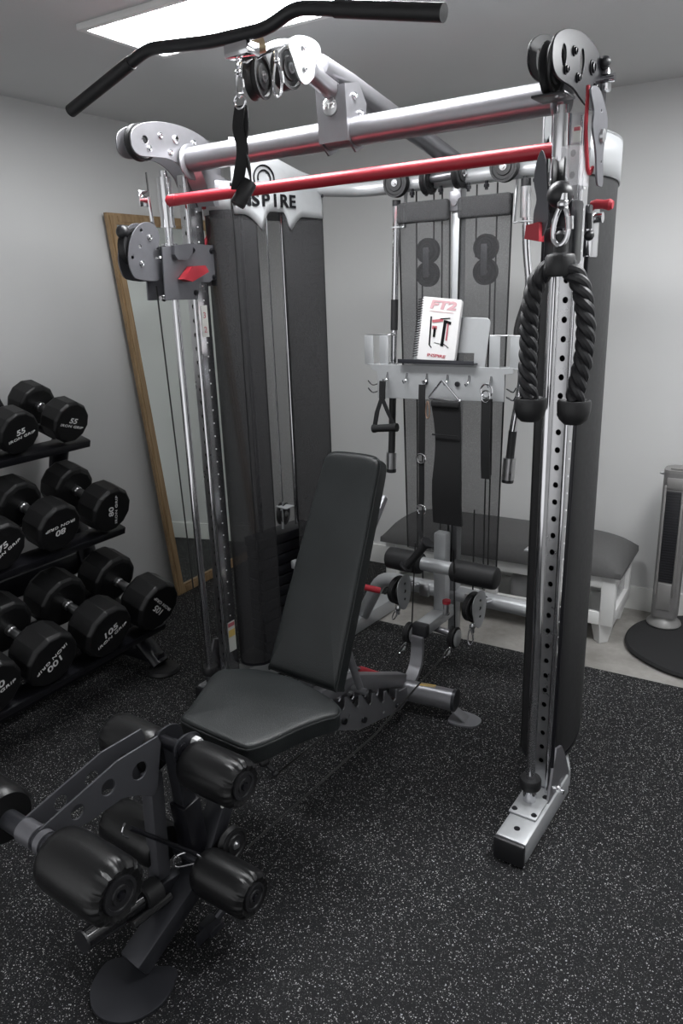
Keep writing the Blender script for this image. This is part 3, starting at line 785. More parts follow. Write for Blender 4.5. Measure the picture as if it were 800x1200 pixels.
# ---- weight towers
def tower(mirror):
    fx = (lambda x: 1.34-x) if mirror else (lambda x: x)
    r = empty('weight_tower', (0, 0, 0), 0, T)
    A, Bq = Vector((fx(.115), .20)), Vector((fx(.18), .635))
    def inner(s, off=0):
        p = A+(Bq-A)*s; bulge = .025*math.sin(PI*s)
        return Vector((p.x+(-1 if mirror else 1)*(bulge+off), p.y))
    outer = [(fx(x), y) for x, y in ((.115, .20), (.088, .172), (.052, .158), (.015, .166), (-.010, .195), (-.022, .25), (-.024, .33), (-.012, .42), (.03, .56), (.08, .64), (.135, .662), (.18, .635))]
    zb, zt = .115, 1.86
    def strip(b, pts, z0, z1, nz=14):
        cols = [[b.b.verts.new((p[0], p[1], z0+(z1-z0)*j/nz)) for j in range(nz+1)] for p in pts]
        for a, c in zip(cols, cols[1:]):
            for j in range(nz): b.b.faces.new((a[j], c[j], c[j+1], a[j+1]))
    g0, g1 = .20, .47
    b = B(); strip(b, [inner(s) for s in [i*g0/8 for i in range(9)]], zb, zt); b.obj('dark_mesh_panel', 'mesh_dark', r)
    b = B(); strip(b, [inner(g1+(1-g1)*i/8) for i in range(9)], zb, zt); b.obj('dark_mesh_panel', 'mesh_dark', r)
    op = [(p.x, p.y) for p in smooth_path([(x, y, 0) for x, y in outer], 4)]
    if mirror:
        b = B(); strip(b, op, .12, zt); b.obj('outer_cover', mat('satin_black_cover', (.013, .013, .014), .6, 0, .15, 60), r)
    else:
        n = len(op); b = B(); strip(b, op[:n//3], zb, zt); b.obj('outer_cover', 'mesh_dark', r)
        b = B(); strip(b, op[n//3-1:], zb, zt); b.obj('outer_mesh_strip', 'mesh_gap', r)
    # seams
    b = B()
    for s in (0, g0, g1, 1):
        p = inner(s, .001); b.cyl((p.x, p.y, zb), (p.x, p.y, zt), .0025, 6)
    b.obj('seam_piping', 'web', r)
    # bottom rim
    pl_ = [Vector((x, y, .115)) for x, y in op]+[Vector((*inner(1-i/8), .115)) for i in range(1, 8)]
    b = B(); b.prism(pl_, (0, 0, -.012)); b.obj('bottom_tray', 'black_metal', r)
    # weights and rods
    cxy = (Vector((fx(.072), .40)))
    ang = math.atan2((Bq-A).y, (Bq-A).x)
    R = Matrix.Rotation(ang, 3, 'Z')
    for k in range(10):
        b = B(); b.box((cxy.x, cxy.y, .15+.046*k), (.30, .09, .043), .004, R); b.obj('weight_plate', 'black_metal', r)
    b = B(); b.box((cxy.x, cxy.y, .15+.46), (.31, .10, .04), .006, R); b.obj('top_weight', 'black_metal', r)
    dv = R @ Vector((1, 0, 0))
    for s in (-.1, .1):
        b = B(); b.cyl((cxy.x+dv.x*s, cxy.y+dv.y*s, .1), (cxy.x+dv.x*s, cxy.y+dv.y*s, 1.9), .010, 14); b.obj('weight_guide_rod', 'chrome', r)
    nv = Vector((-1 if mirror else 1, 0, 0))
    pp = inner(.36)
    B().cyl((pp.x-nv.x*.03, pp.y, .68), (pp.x-nv.x*.03, pp.y, 1.9), .0036, 8).obj('steel_cable', 'chrome', r)
    pulley('pulley_wheel', r, (pp.x-nv.x*.03, pp.y, .72), (1, .3, 0), .045, .024)
    b = B(); b.box((pp.x-nv.x*.012, pp.y-.01, .755), (.06, .05, .006), .002); b.box((pp.x-nv.x*.012, pp.y-.03, .71), (.01, .006, .09), .002); b.obj('pulley_yoke', 'silver_light', r)
    b = B(); b.box((pp.x, pp.y+.02, .50), (.02, .03, .035), .004); b.obj('selector_pin', 'silver_light', r)
    # silver cover on top: scalloped lower edge
    tp = []
    N_ = 40
    for i in range(N_+1):
        s = i/N_; p = inner(s, .006)
        lo = 1.845
        c1, c2 = .25, .54
        def cusp(s, c, w, h): return h*max(0, 1-abs(s-c)/w)**1.6
        low = lo-.0-cusp(s, c1, .16, .055)-cusp(s, c2, .16, .055)
        if c1 < s < c2: low = lo+.012-max(cusp(s, c1, .07, .067), cusp(s, c2, .07, .067))
        hi = 1.99+.055*math.exp(-((s-.25)/.36)**2) - (.02*max(0, (s-.8)/.2))
        tp.append((p, low, hi))
    b = B(); cols = []
    for p, lo, hi in tp:
        cols.append([b.b.verts.new((p.x, p.y, lo+(hi-lo)*j/6)) for j in range(7)])
    for a, c in zip(cols, cols[1:]):
        for j in range(6): b.b.faces.new((a[j], c[j], c[j+1], a[j+1]))
    # outer side of the cap
    lo = 1.845
    op2 = [(p[0]+(.006 if mirror else -.006), p[1]) for p in op]
    colo = [[b.b.verts.new((x, y, z)) for z in (lo, 1.90, 1.95)] for x, y in op2]
    for a, c in zip(colo, colo[1:]):
        for j in range(2): b.b.faces.new((a[j], c[j], c[j+1], a[j+1]))
    o = b.obj('tower_cap', 'silver_light', r)
    sm = o.modifiers.new('thick', 'SOLIDIFY'); sm.thickness = .006
    b = B(); b.prism([(x, y, 1.945) for x, y in op2]+[(inner(1-i/8, .004).x, inner(1-i/8).y, 1.945) for i in range(1, 8)], (0, 0, .006)); b.obj('cap_lid', 'silver_light', o)
    if not mirror:
        # logo and lettering on the inner face, letter by letter so that they follow the curve
        word = 'INSPIRE'
        for i, ch in enumerate(word):
            s = .0+.094*i
            if i: s += 0
            p, q = inner(s, .0105), inner(s+.02, .0105); d = (q-p).normalized()
            text('logo_letter', ch, 'black_print', o, .060, frame3((p.x, p.y, 1.892), (d.x, d.y, 0), (0, 0, 1)), .0008, 1.15, 0, .0018)
        for rr in (.042, .026):
            b = B(); pts = []
            for k in range(18):
                a = math.radians(-20+220*k/17)
                s = .28+rr*math.cos(a)/.44
                p = inner(s, .0105); pts.append((p.x, p.y, 1.965+rr*math.sin(a)))
            b.tube(pts, .0028, 6); b.obj('logo_ring', 'black_print', o)
        b = B(); p = inner(.97, .012); b.cyl((p.x, p.y, 1.925), (p.x+.004, p.y, 1.925), .006, 12); b.obj('cap_screw', 'black_metal', o)
    return r
tower(False); tower(True)
# small pulley behind left bracket
pulley('pulley_wheel', T, (.10, .24, 2.045), (1, .3, 0), .04, .03)
b = B(); b.box((.13, .245, 2.06), (.006, .09, .055), .002, Matrix.Rotation(-.3, 3, 'Z')); b.obj('pulley_bracket', 'silver_light', T)
b = B(); b.beam((.06, .14, 1.93), (.10, .30, 1.93), .03, .05); b.beam((1.28, .14, 1.93), (1.24, .30, 1.93), .03, .05); b.obj('tower_strut', 'silver', T)
# long cables to the bench

def settle(root, loc):
    loc = Vector(loc); root.location = root.location+loc
    for ch in root.children: ch.location = ch.location-loc
settle(T, (.67, .4, 0)); settle(MR, RW(-.9, 1.1, 0))

# ------------------------------------------------- accessory rack on the rear column
A = empty('accessory_rack'); tag(A, 'pale grey metal accessory rack with hooks fixed on the rear column of the machine', 'accessory rack')
Y0 = .69
b = B()
pan = [(.386, 1.158), (.924, 1.172), (.924, 1.27), (.956, 1.275), (.956, 1.293), (.357, 1.290), (.357, 1.272), (.386, 1.262)]
plate('hook_panel', 'silver_light', A, pan, [], .004, frameY(Y0))
plate('back_plate', 'silver_light', A, [(.545, 1.295), (.560, 1.455), (.563, 1.466), (.572, 1.472), (.70, 1.474), (.842, 1.468), (.852, 1.463), (.856, 1.452), (.842, 1.295)], [[(.60, 1.31), (.80, 1.31), (.80, 1.345), (.60, 1.345)]], .004, frame3((0, .622, 0), (1, 0, 0), (0, .06, 1)))
b = B(); b.box((.655, .700, 1.304), (.32, .07, .004), .001); b.box((.655, .664, 1.309), (.32, .004, .016), .001); b.obj('book_ledge', 'dark_metal', A)
for x0 in (.335, .405, .875, .955):
    b = B(); b.box((x0, .70+.01, 1.345), (.042, .003, .115), .004); b.obj('side_tab', 'silver_light', A)
for xs in ((.33, .44), (.85, .985)):
    b = B(); b.box(((xs[0]+xs[1])/2, .727, 1.288), (xs[1]-xs[0], .056, .004), .001); b.obj('side_tray', 'silver_light', A)
    b = B(); b.tube(bend_path([(xs[0], .71, 1.405), (xs[1], .71, 1.405), (xs[1], .752, 1.40)], .02), .0022, 8); b.obj('tray_wire', 'steel', A)
for i in range(6):
    x = .435+.088*i; b = B()
    b.tube(bend_path([(x, Y0-.003, 1.262), (x, Y0-.012, 1.235), (x, Y0-.028, 1.222), (x, Y0-.04, 1.238)], .01), .0032, 8); b.obj('coat_hook', 'chrome', A)
for s, x in ((-1, .384), (1, .926)):
    for z in (1.185, 1.215):
        b = B(); b.tube(bend_path([(x, Y0+.02, z), (x+s*.03, Y0+.01, z-.012), (x+s*.045, Y0, z+.01)], .012), .0028, 8); b.obj('coat_hook', 'chrome', A)
b = B()
for x in (.605, .74): b.cyl((x, Y0-.002, 1.228), (x, Y0-.009, 1.228), .010, 8)
b.obj('bolt', 'black_metal', A)
b = B(); b.box((.672, .742, 1.23), (.034, .096, .08), .004); b.obj('column_mount', 'silver_light', A)
settle(A, (.66, .70, 1.16))

# spiral booklet on the ledge
K = empty('spiral_booklet'); tag(K, 'white spiral bound booklet standing on the dark ledge of the accessory rack', 'booklet')
ko = Vector((.574, .671, 1.320)); kx = Vector((1, 0, .0)).normalized(); kz = Vector((.10, .06, 1)).normalized()
kx = (kx - kz*kx.dot(kz)).normalized(); kn = kx.cross(kz)      # towards +y or -y
if kn.y > 0: kn = -kn
KW, KH = .160, .228
F = frame3((0, 0, 0), kx, kz)
def kp(a, z, o=0): return ko+kx*a+kz*z+kn*o
def rrect(x0, y0, x1, y1, r):
    out = []
    for cx_, cy_, a0 in ((x1-r, y1-r, 0), (x0+r, y1-r, 90), (x0+r, y0+r, 180), (x1-r, y0+r, 270)):
        for k in range(5):
            a = math.radians(a0+k*22.5); out.append((cx_+r*math.cos(a), cy_+r*math.sin(a)))
    return out
def kframe(a, z, o): return frame3(kp(a, z, o), kx, kz)
plate('cover', 'paper', K, rrect(0, 0, KW, KH, .008), [], .008, kframe(0, 0, 0), .001)
plate('inner_pages', 'paper', K, rrect(.004, .004, KW-.003, KH-.003, .006), [], .010, kframe(.003, -.001, -.008), .001)
def print_box(a, z, w, h, m, rot=0):
    b = B(); R = Matrix((kx, kz, kx.cross(kz))).transposed() @ Matrix.Rotation(rot, 3, 'Z')
    b.box(kp(a, z, .0058), (w, h, .0006), 0, R); return b.obj('printed_shape', m, K)
kf = lambda a, z: frame3(kp(a, z, .0052), kx, kz)
text('printed_title', 'FT2', 'pink_print', K, .040, kf(.087, .203), .0005, 1.7, .15, .002)
print_box(.085, .180, .10, .0015, 'pink_print')
for (a, z, w, h, m, r) in ((.048, .108, .006, .105, 'black_print', .05), (.104, .105, .012, .095, 'black_print', -.03), (.118, .115, .006, .07, 'red_print', .0), (.074, .148, .045, .010, 'red_print', .2), (.12, .145, .02, .010, 'black_print', -.2), (.104, .158, .04, .004, 'black_print', .15), (.066, .105, .010, .035, 'black_print', .0), (.064, .122, .02, .012, 'red_print', 0), (.056, .052, .014, .004, 'black_print', -.7), (.118, .062, .030, .003, 'black_print', -.5), (.085, .066, .03, .002, 'black_print', -.1)):
    print_box(a, z, w, h, m, r)
text('printed_name', 'INSPIRE', 'red_print', K, .016, kf(.083, .02), .0005, 1.45, .1, .0003)
b = B()
for i in range(24):
    z = .010+i*.0091; pts = []
    for k in range(14):
        t = 2*PI*k/14; pts.append(kp(.006-.013*(1-math.cos(t)), z+.004*math.cos(t), .0-.012*math.sin(t)-.002))
    b.tube(pts, .0014, 5, closed=True)
b.obj('wire_spiral', 'black_metal', K)
settle(K, ko)

# D handle
def xh(i): return .435+.088*i
D = empty('stirrup_handle'); tag(D, 'black stirrup handle hanging from the leftmost hook of the accessory rack', 'handle')
yy = .645
b = B(); ribbon(b, [(.436, yy, 1.232), (.434, yy, 1.20), (.433, yy, 1.16)], .026, .006, (1, 0, 0)); 
ribbon(b, [(.436, yy-.004, 1.172), (.412, yy-.006, 1.11), (.398, yy-.006, 1.045)], .022, .004, (.9, 0, .3)); ribbon(b, [(.432, yy-.004, 1.172), (.462, yy-.006, 1.11), (.492, yy-.006, 1.058)], .022, .004, (.9, 0, -.3))
b.obj('strap', 'web', D)
b = B(); b.lathe([(0, 0), (.017, 0), (.018, .006), (.015, .02), (.0155, .09), (.018, .105), (.017, .112), (0, .112)], (.392, yy-.006, 1.040), (1, 0, .12)); b.obj('grip', 'foam', D)
settle(D, (.44, .645, 1.04))
# long strap with rings
D = empty('cable_strap_handle'); tag(D, 'long black webbing strap with metal rings and a grip hanging on the rack', 'strap handle')
x = xh(2)
b = B(); ribbon(b, smooth_path([(x, .648, 1.225), (x, .645, 1.17), (x-.002, .647, 1.02), (x-.004, .649, .95)]), .028, .004, (1, 0, 0)); b.obj('strap', 'web', D)
b = B(); ribbon(b, smooth_path([(x-.004, .649, .925), (x-.004, .649, .80), (x-.006, .649, .74)]), .024, .004, (1, 0, 0)); b.obj('strap', 'web', D)
b = B(); ribbon(b, smooth_path([(x-.008, .649, .72), (x+.008, .61, .66), (x+.038, .592, .615)]), .02, .004, (1, 0, .4)); b.obj('strap', 'web', D)
for z in (.937, .728):
    b = B(); b.tube([(x-.004+.019*math.cos(a), .645, z+.019*math.sin(a)) for a in [2*PI*k/24 for k in range(24)]], .0032, 8, closed=True); b.obj('ring', 'chrome', D)
p, q = Vector((x+.055, .587, .615)), Vector((x-.035, .575, .50))
b = B(); b.cyl(p, q, .016, 20); b.obj('grip', 'foam', D)
for c in (p, q):
    d = (q-p).normalized(); b = B(); b.lathe([(0, -.005), (.026, -.005), (.028, 0), (.026, .005), (0, .005)], c, d); b.obj('end_disc', 'plastic', D)
settle(D, (x, .645, .49))
# wide ab strap with triangle ring
D = empty('wide_fabric_strap'); tag(D, 'wide flat black fabric strap hanging from a metal triangle ring on the rack', 'strap')
xx = .706
b = B(); b.tube(bend_path([(xx-.004, .640, 1.245), (xx+.070, .640, 1.170), (xx-.064, .640, 1.178), (xx-.008, .640, 1.244)], .008), .0042, 10); b.obj('triangle_ring', 'chrome', D)
b = B(); b.box((xx+.008, .640, 1.158), (.118, .026, .03), .010, seg=4); b.obj('loop_hem', 'web', D)
b = B(); pts = []; ws = []
for k in range(25):
    t = k/24; z = 1.15-.465*t; w = .118-.014*math.sin(PI*min(1, t*1.6))+(.006*t)
    pts.append((xx+.010+.004*math.sin(5*t)+.014*t, .640+.006*math.sin(7*t), z)); ws.append(w)
ribbon(b, pts, ws, .010, (1, 0, 0)); b.box((xx+.010, .632, 1.04), (.108, .004, .006), .001); b.obj('fabric_panel', 'web', D)
b = B(); carabiner(b, (xx-.064, .634, 1.165), (xx-.064, .634, 1.10), .010, .003, (1, 0, 0)); b.obj('snap_hook', mat('brass_tinted', (.5, .34, .26), .3, .9), D)
settle(D, (xx, .64, .685))
# belt on the sixth hook
D = empty('black_belt'); tag(D, 'narrow black strap hanging from the sixth hook at the right end of the rack', 'strap')
x = xh(5)
b = B(); b.tube([(x+.022*math.cos(a), .646, 1.215+.024*math.sin(a)) for a in [2*PI*k/20 for k in range(20)]], .0035, 8, closed=True)
b.tube([(x+.016*math.cos(a), .640, 1.195+.022*math.sin(a)) for a in [2*PI*k/20 for k in range(20)]], .003, 8, closed=True); b.obj('ring', 'chrome', D)
b = B(); ribbon(b, [(x+.001, .645, 1.185), (x+.002, .642, 1.05), (x+.004, .644, .94), (x+.006, .646, .888)], .034, .010, (1, 0, 0)); ribbon(b, [(x+.004, .655, 1.185), (x+.006, .657, 1.05), (x+.008, .656, .90)], .030, .006, (1, 0, 0)); b.obj('strap', 'web', D)
settle(D, (x, .645, .888))

# chrome bars stored at both sides of the rear frame
D = empty('straight_bar'); tag(D, 'straight chrome lat bar stored upright at the left of the rear mesh covers', 'bar')
p, q = Vector((.434, .772, 1.90)), Vector((.392, .775, .83)); dv = (q-p)
def seg(b, a0, a1, r): b.cyl(p+dv*a0, p+dv*a1, r, 20)
b = B(); seg(b, .015, .985, .0135); b.obj('shaft', 'chrome', D)
b = B(); seg(b, 0, .02, .016); b.obj('end_cap', 'plastic', D)
b = B(); seg(b, .34, .45, .0145); seg(b, .70, .93, .0145); b.obj('grip', 'rubber', D)
b = B(); seg(b, .92, .985, .022); c_ = b.obj('rotating_sleeve', 'steel', D)
b = B(); seg(b, .985, 1.0, .021); b.obj('end_cap', 'plastic', D)
settle(D, q)
b = B(); b.lathe([(.0150, 0), (.021, 0), (.021, .005), (.0150, .005), (.0150, 0)], (.4303, .775, 1.80)); b.beam((.460, .785, 1.80), (.460, .80, 1.93), .006, .02); b.box((.455, .779, 1.8025), (.016, .012, .004), .001); h = b.obj('bar_holder', 'silver_light')
h.parent = T; h.location = -Vector((.67, .4, 0))
D = empty('curl_bar'); tag(D, 'bent chrome curl bar stored upright at the right of the rear mesh covers', 'bar')
cp = [(.946, .775, 1.92), (.955, .775, 1.703), (.975, .775, 1.559), (.928, .775, 1.411), (.96, .775, 1.258), (.928, .775, 1.05), (.915, .775, .86)]
path = bend_path(cp, .05, 6)
b = B(); b.tube(path, .0145, 20); b.obj('shaft', 'chrome', D)
def sub(path, z0, z1): return [p for p in path if z1 <= p.z <= z0]
b = B(); b.tube(sub(bend_path(cp, .05, 12), 1.57, 1.40), .0152, 20); b.tube([(.929, .775, 1.05), (.921, .775, .945)], .0155, 20); b.obj('grip', 'rubber', D)
b = B(); b.cyl((.946, .775, 1.90), (.9455, .775, 1.925), .017); b.obj('end_cap', 'plastic', D)
b = B(); b.cyl((.948, .775, 1.80), (.9455, .775, 1.90), .0185); b.obj('top_sleeve', 'steel', D)
b = B(); b.cyl((.920, .775, .945), (.915, .775, .86), .024); b.obj('rotating_sleeve', 'steel', D)
b = B(); b.cyl((.915, .775, .862), (.914, .775, .848), .023); b.obj('end_cap', 'plastic', D)
settle(D, (.915, .775, .85))
b = B(); b.lathe([(.0196, 0), (.027, 0), (.027, .005), (.0196, .005), (.0196, 0)], (.9505, .775, 1.785)); b.beam((.905, .78, 1.785), (.905, .80, 1.93), .006, .02); b.box((.914, .777, 1.7875), (.024, .012, .004), .001); h = b.obj('bar_holder', 'silver_light')
h.parent = T; h.location = -Vector((.67, .4, 0))

# ------------------------------------------------- lat bar over the pulley head
D = empty('lat_bar'); tag(D, 'wide bent black lat pulldown bar hanging above the crossbar under the light', 'lat bar')
lp = [at(*p, Y=-.345) for p in ((83, 130), (174, 57), (246, 49), (312, 34), (346, 9), (380, 10), (520, 15))]
path = bend_path(lp, .035, 6)
b = B(); b.tube(path, .0150, 24); b.obj('shaft', 'plastic', D)
b = B(); d = (lp[1]-lp[0]); b.tube([lp[0]+d*.0, lp[0]+d*.80], .0172, 24); b.obj('grip', 'rubber', D)
b = B(); d = (lp[6]-lp[5]); b.tube([lp[5]+d*.10, lp[6]], .0172, 24); b.obj('grip', 'rubber', D)
b = B(); b.box((lp[3]+lp[2])/2+Vector((0, .012, -.030)), (.075, .05, .03), .006); b.obj('centre_lug', 'chrome', D)
settle(D, lp[2])
# strap handle hanging in front
D = empty('single_strap_handle'); tag(D, 'black strap handle hanging from a metal snap hook in front of the crossbar', 'strap handle')
q = [at(*p, Y=-.30) for p in ((281, 124), (279, 150), (284, 175), (281, 200), (277, 222))]
b = B(); ribbon(b, smooth_path(q), .030, .004, [Vector((math.cos(a), math.sin(a), 0)) for a in [.1+.9*k/24 for k in range(25)]]); b.obj('strap', 'web', D)
q = [at(*p, Y=-.29) for p in ((284, 124), (287, 150), (285, 172), (291, 195), (294, 212))]
b = B(); ribbon(b, smooth_path(q), .026, .004, [Vector((math.cos(a), math.sin(a), 0)) for a in [.3-1.2*k/24 for k in range(25)]]); b.obj('strap', 'web', D)
p0, p1 = at(278, 240, Y=-.31), at(293, 213, Y=-.28)
b = B(); b.lathe([(0, 0), (.018, 0), (.0195, .004), (.0195, (p1-p0).length-.004), (.018, (p1-p0).length), (.012, (p1-p0).length), (.012, (p1-p0).length-.004), (0, (p1-p0).length-.004)], p0, p1-p0); b.obj('grip', 'rubber', D)
c = at(281, 119, Y=-.30)
b = B(); b.tube([c+Vector((.018*math.cos(a), 0, .016*math.sin(a))) for a in [2*PI*k/24 for k in range(24)]], .0035, 8, closed=True); b.obj('ring', 'chrome', D)
settle(D, c)
def snap(label, top, bot, w, r, side, lockm='chrome', parent=None):
    S_ = empty('snap_hook'); tag(S_, label, 'snap hook')
    b = B(); carabiner(b, top, bot, w, r, side); b.obj('hook_loop', 'chrome', S_)
    t = Vector(top); d = (Vector(bot)-t)
    b = B(); b.tube([t-d*.28, t+d*.02], r*1.7, 12); b.ball(t-d*.02, r*2.2); b.obj('swivel', 'chrome', S_)
    sd = Vector(side).normalized()
    b = B(); b.tube([t+d*.30+sd*w*.86, t+d*.62+sd*w*1.0], r*1.45, 10); b.obj('gate', 'steel', S_)
    settle(S_, top); return S_
snap('shiny snap hook holding the black strap handle in front of the crossbar', at(279, 85, Y=-.30), at(281, 114, Y=-.30), .011, .0032, (1, .2, 0))
snap('empty shiny snap hook dangling between the two top pulleys', at(324, 72, Y=-.24), at(326, 114, Y=-.24), .014, .0034, (1, .2, 0))
cst = at(281, 70, Y=-.28)
B().tube([at(279, 80, Y=-.30), at(283, 70, Y=-.28), at(296, 64, X=.62)], .005, 8).obj('cable_end', 'chrome', PH).location = -Vector((0, 0, 0))

# ------------------------------------------------- triceps rope on the right carriage
D = empty('triceps_rope'); tag(D, 'thick twisted black rope attachment with rubber ends hanging in front of the right post', 'rope attachment')
def strand(px):
    path = smooth_path([at(*p, Y=-.115) for p in px], 26)
    L_ = [0]
    for a, c in zip(path, path[1:]): L_.append(L_[-1]+(c-a).length)
    for k in range(3):
        pts = []
        for i, p in enumerate(path):
            t = (path[min(i+1, len(path)-1)]-path[max(i-1, 0)]).normalized()
            u = t.cross(Vector((0, 1, 0))).normalized(); v = t.cross(u)
            a = 2*PI*k/3-2*PI*L_[i]/.085
            pts.append(p+(u*math.cos(a)+v*math.sin(a))*.0105)
        B().tube(pts, .0125, 10).obj('rope_strand', 'rope', D)
strand([(648, 312), (630, 328), (621, 365), (619, 410), (618, 440), (620, 468)])
strand([(664, 312), (679, 332), (686, 372), (684, 415), (677, 448), (673, 470)])
for (x, y) in ((621, 478), (672, 481)):
    c = at(x, y, Y=-.115)
    b = B(); b.lathe([(0, -.034), (.022, -.032), (.034, -.020), (.0385, -.002), (.0395, .018), (.0375, .024), (.034, .025), (.030, .02), (0, .018)], c, (0, 0, 1), 28); b.obj('rubber_end', 'rubber', D)
c = at(656, 309, Y=-.115)
b = B(); b.lathe([(0, -.028), (.030, -.028), (.034, -.022), (.034, .014), (.030, .020), (.016, .024), (.015, .062), (.008, .070), (0, .070)], c, (0, 0, 1)); b.obj('rope_crown', 'rubber', D)
settle(D, c)
snap('shiny snap hook holding the twisted rope below a black ball', at(659, 240, Y=-.13), at(655, 287, Y=-.13), .021, .006, (1, 0, 0))
# snap hooks at the low pulleys
snap('small snap hook under the left low pulley of the rear frame', (.490, .635, .262), (.478, .63, .222), .009, .0024, (1, 0, 0))
snap('open snap hook under the right low pulley of the rear frame', (.835, .635, .262), (.838, .63, .195), .013, .0024, (1, 0, 0))

# ------------------------------------------------- bench
Bn = empty('adjustable_bench'); tag(Bn, 'adjustable black padded weight bench with leg rollers on a grey steel frame', 'weight bench')
def bx(y): return .705-.045*(y+.5)
so = [at(x/2.963+200, y/2.963+500, Z=.475) for x, y in ((33, 1005), (60, 975), (110, 905), (135, 868), (165, 843), (200, 837), (300, 838), (400, 862), (470, 890), (545, 932), (583, 962), (580, 992), (520, 1010), (440, 1040), (360, 1078), (290, 1105), (250, 1108), (200, 1088), (100, 1045), (50, 1020))]
so = [(p.x, p.y) for p in smooth_path([(p.x, p.y, 0) for p in so], 3, True)]
def pad(name, poly, frame, thick, parent, crown=.006, m='vinyl'):
    """upholstered pad: outline in a frame whose z is the pad's top"""
    n = len(poly); cx_ = sum(p[0] for p in poly)/n; cy_ = sum(p[1] for p in poly)/n
    b = B(); rings = []
    prof = [(-thick, .985), (-thick*.92, .998), (-.016, 1.0), (-.009, .998), (-.004, .988), (-.0012, .97), (.0003, .94)]+[(crown*(1-q*q), q) for q in (.85, .72, .58, .44, .3, .16)]
    for z, s in prof: rings.append([b.b.verts.new((cx_+(x-cx_)*s, cy_+(y-cy_)*s, z)) for x, y in poly])
    top = b.b.verts.new((cx_, cy_, crown))
    for a, c in zip(rings, rings[1:]):
        for k in range(n): b.b.faces.new((a[k], a[(k+1) % n], c[(k+1) % n], c[k]))
    for k in range(n): b.b.faces.new((rings[-1][k], rings[-1][(k+1) % n], top))
    b.b.faces.new(rings[0][::-1])
    bmesh.ops.transform(b.b, matrix=frame, verts=b.b.verts)
    o = b.obj(name, m, parent, 60)
    b = B(); b.tube([frame @ Vector((cx_+(x-cx_)*1.0, cy_+(y-cy_)*1.0, -.012)) for x, y in poly], .003, 6, closed=True); b.obj('piping', 'vinyl', o)
    return o
pad('seat', so, Matrix.Translation((0, 0, .475)), .058, Bn)
# backrest
bo = Vector((.695, -.285, .452)); bz = Vector((0, .506, 1)).normalized(); bxv = Vector((1, 0, 0)); bn = bxv.cross(bz)
if bn.y > 0: bn = -bn
LB = .715
hw = lambda t: .127+(.102-.127)*t
outl = [(-hw(0)+.0, .0), (hw(0), -.005)]
outl = [(-.120, -.005), (.0, -.008), (.120, -.008), (.1285, .0), (.1255, .12), (.118, .35), (.108, .60), (.103, .68), (.092, .705), (.06, .714), (-.0, .716), (-.065, .714), (-.095, .704), (-.104, .68), (-.108, .60), (-.120, .35), (-.1265, .12), (-.1275, .0)]
outl = [(p.x, p.y) for p in smooth_path([(a, c, 0) for a, c in outl], 3, True)]
FB = Matrix(((bxv.x, bz.x, bn.x, bo.x), (bxv.y, bz.y, bn.y, bo.y), (bxv.z, bz.z, bn.z, bo.z), (0, 0, 0, 1)))
pad('backrest', outl, FB, .060, Bn)
# frame under the pads
b = B(); b.beam((bx(-.30), -.52, .395), (bx(0), .0, .30), .05, .05, (0, 0, 1), .006); b.beam((bx(0), -.02, .305), (bx(.37), .37, .115), .05, .055, (0, 0, 1), .006); b.obj('main_spine', 'bench_grey', Bn)
b = B(); b.beam((bx(-.28)+.0, -.27, .40), (bx(-.0), .22, 1.02-.12), .05, .025, (0, -1, .5), .004); b.obj('backrest_arm', 'bench_grey', Bn)
b = B(); b.beam((bx(-.5), -.62, .405), (bx(-.25), -.30, .405), .06, .025); b.obj('seat_rail', 'grey_metal', Bn)
for s in (-1, 1):
    X = bx(.15)+s*.038
    pl = [(-.19, .26), (-.14, .19), (.0, .115), (.28, .045), (.335, .06), (.33, .115)]
    top = []
    for k in range(6):
        y = .27-.082*k; z = .115+.034*k
        top += [(y, z+.012), (y-.008, z+.026), (y-.018, z+.028), (y-.022, z-.006), (y-.034, z-.012), (y-.048, z+.0)]
    pl += top
    plate('ladder_plate', 'bench_grey', Bn, pl, [circ(-.06, .20, .008, 12), circ(.16, .10, .008, 12)], .006, frameX(X))
b = B()
for y, z in ((-.10, .205), (.02, .145), (.25, .08)): b.cyl((bx(.1)+.041, y, z), (bx(.1)+.052, y, z), .011, 8)
b.obj('bolt', 'black_metal', Bn)
b = B(); b.tube([(bx(0)-.05, -.12, .60), (bx(0)-.05, -.03, .295)], .013, 14); b.tube([(bx(0)+.055, -.14, .60), (bx(0)+.055, -.02, .29)], .013, 14); b.cyl((bx(0)-.07, -.025, .29), (bx(0)+.085, -.025, .29), .011); b.obj('support_strut', 'bench_grey', Bn)
p0, p1 = at(421, 784, X=.64), at(446, 792, X=.66)
b = B(); d = p1-p0; b.lathe([(0, 0), (.010, 0), (.0125, .01), (.0125, d.length-.004), (.010, d.length), (0, d.length)], p0, d); hg = b.obj('red_lever', 'red_grip', Bn)
b = B(); b.tube([p0-d*1.0, p0], .006, 10); b.obj('lever_rod', 'steel', hg)
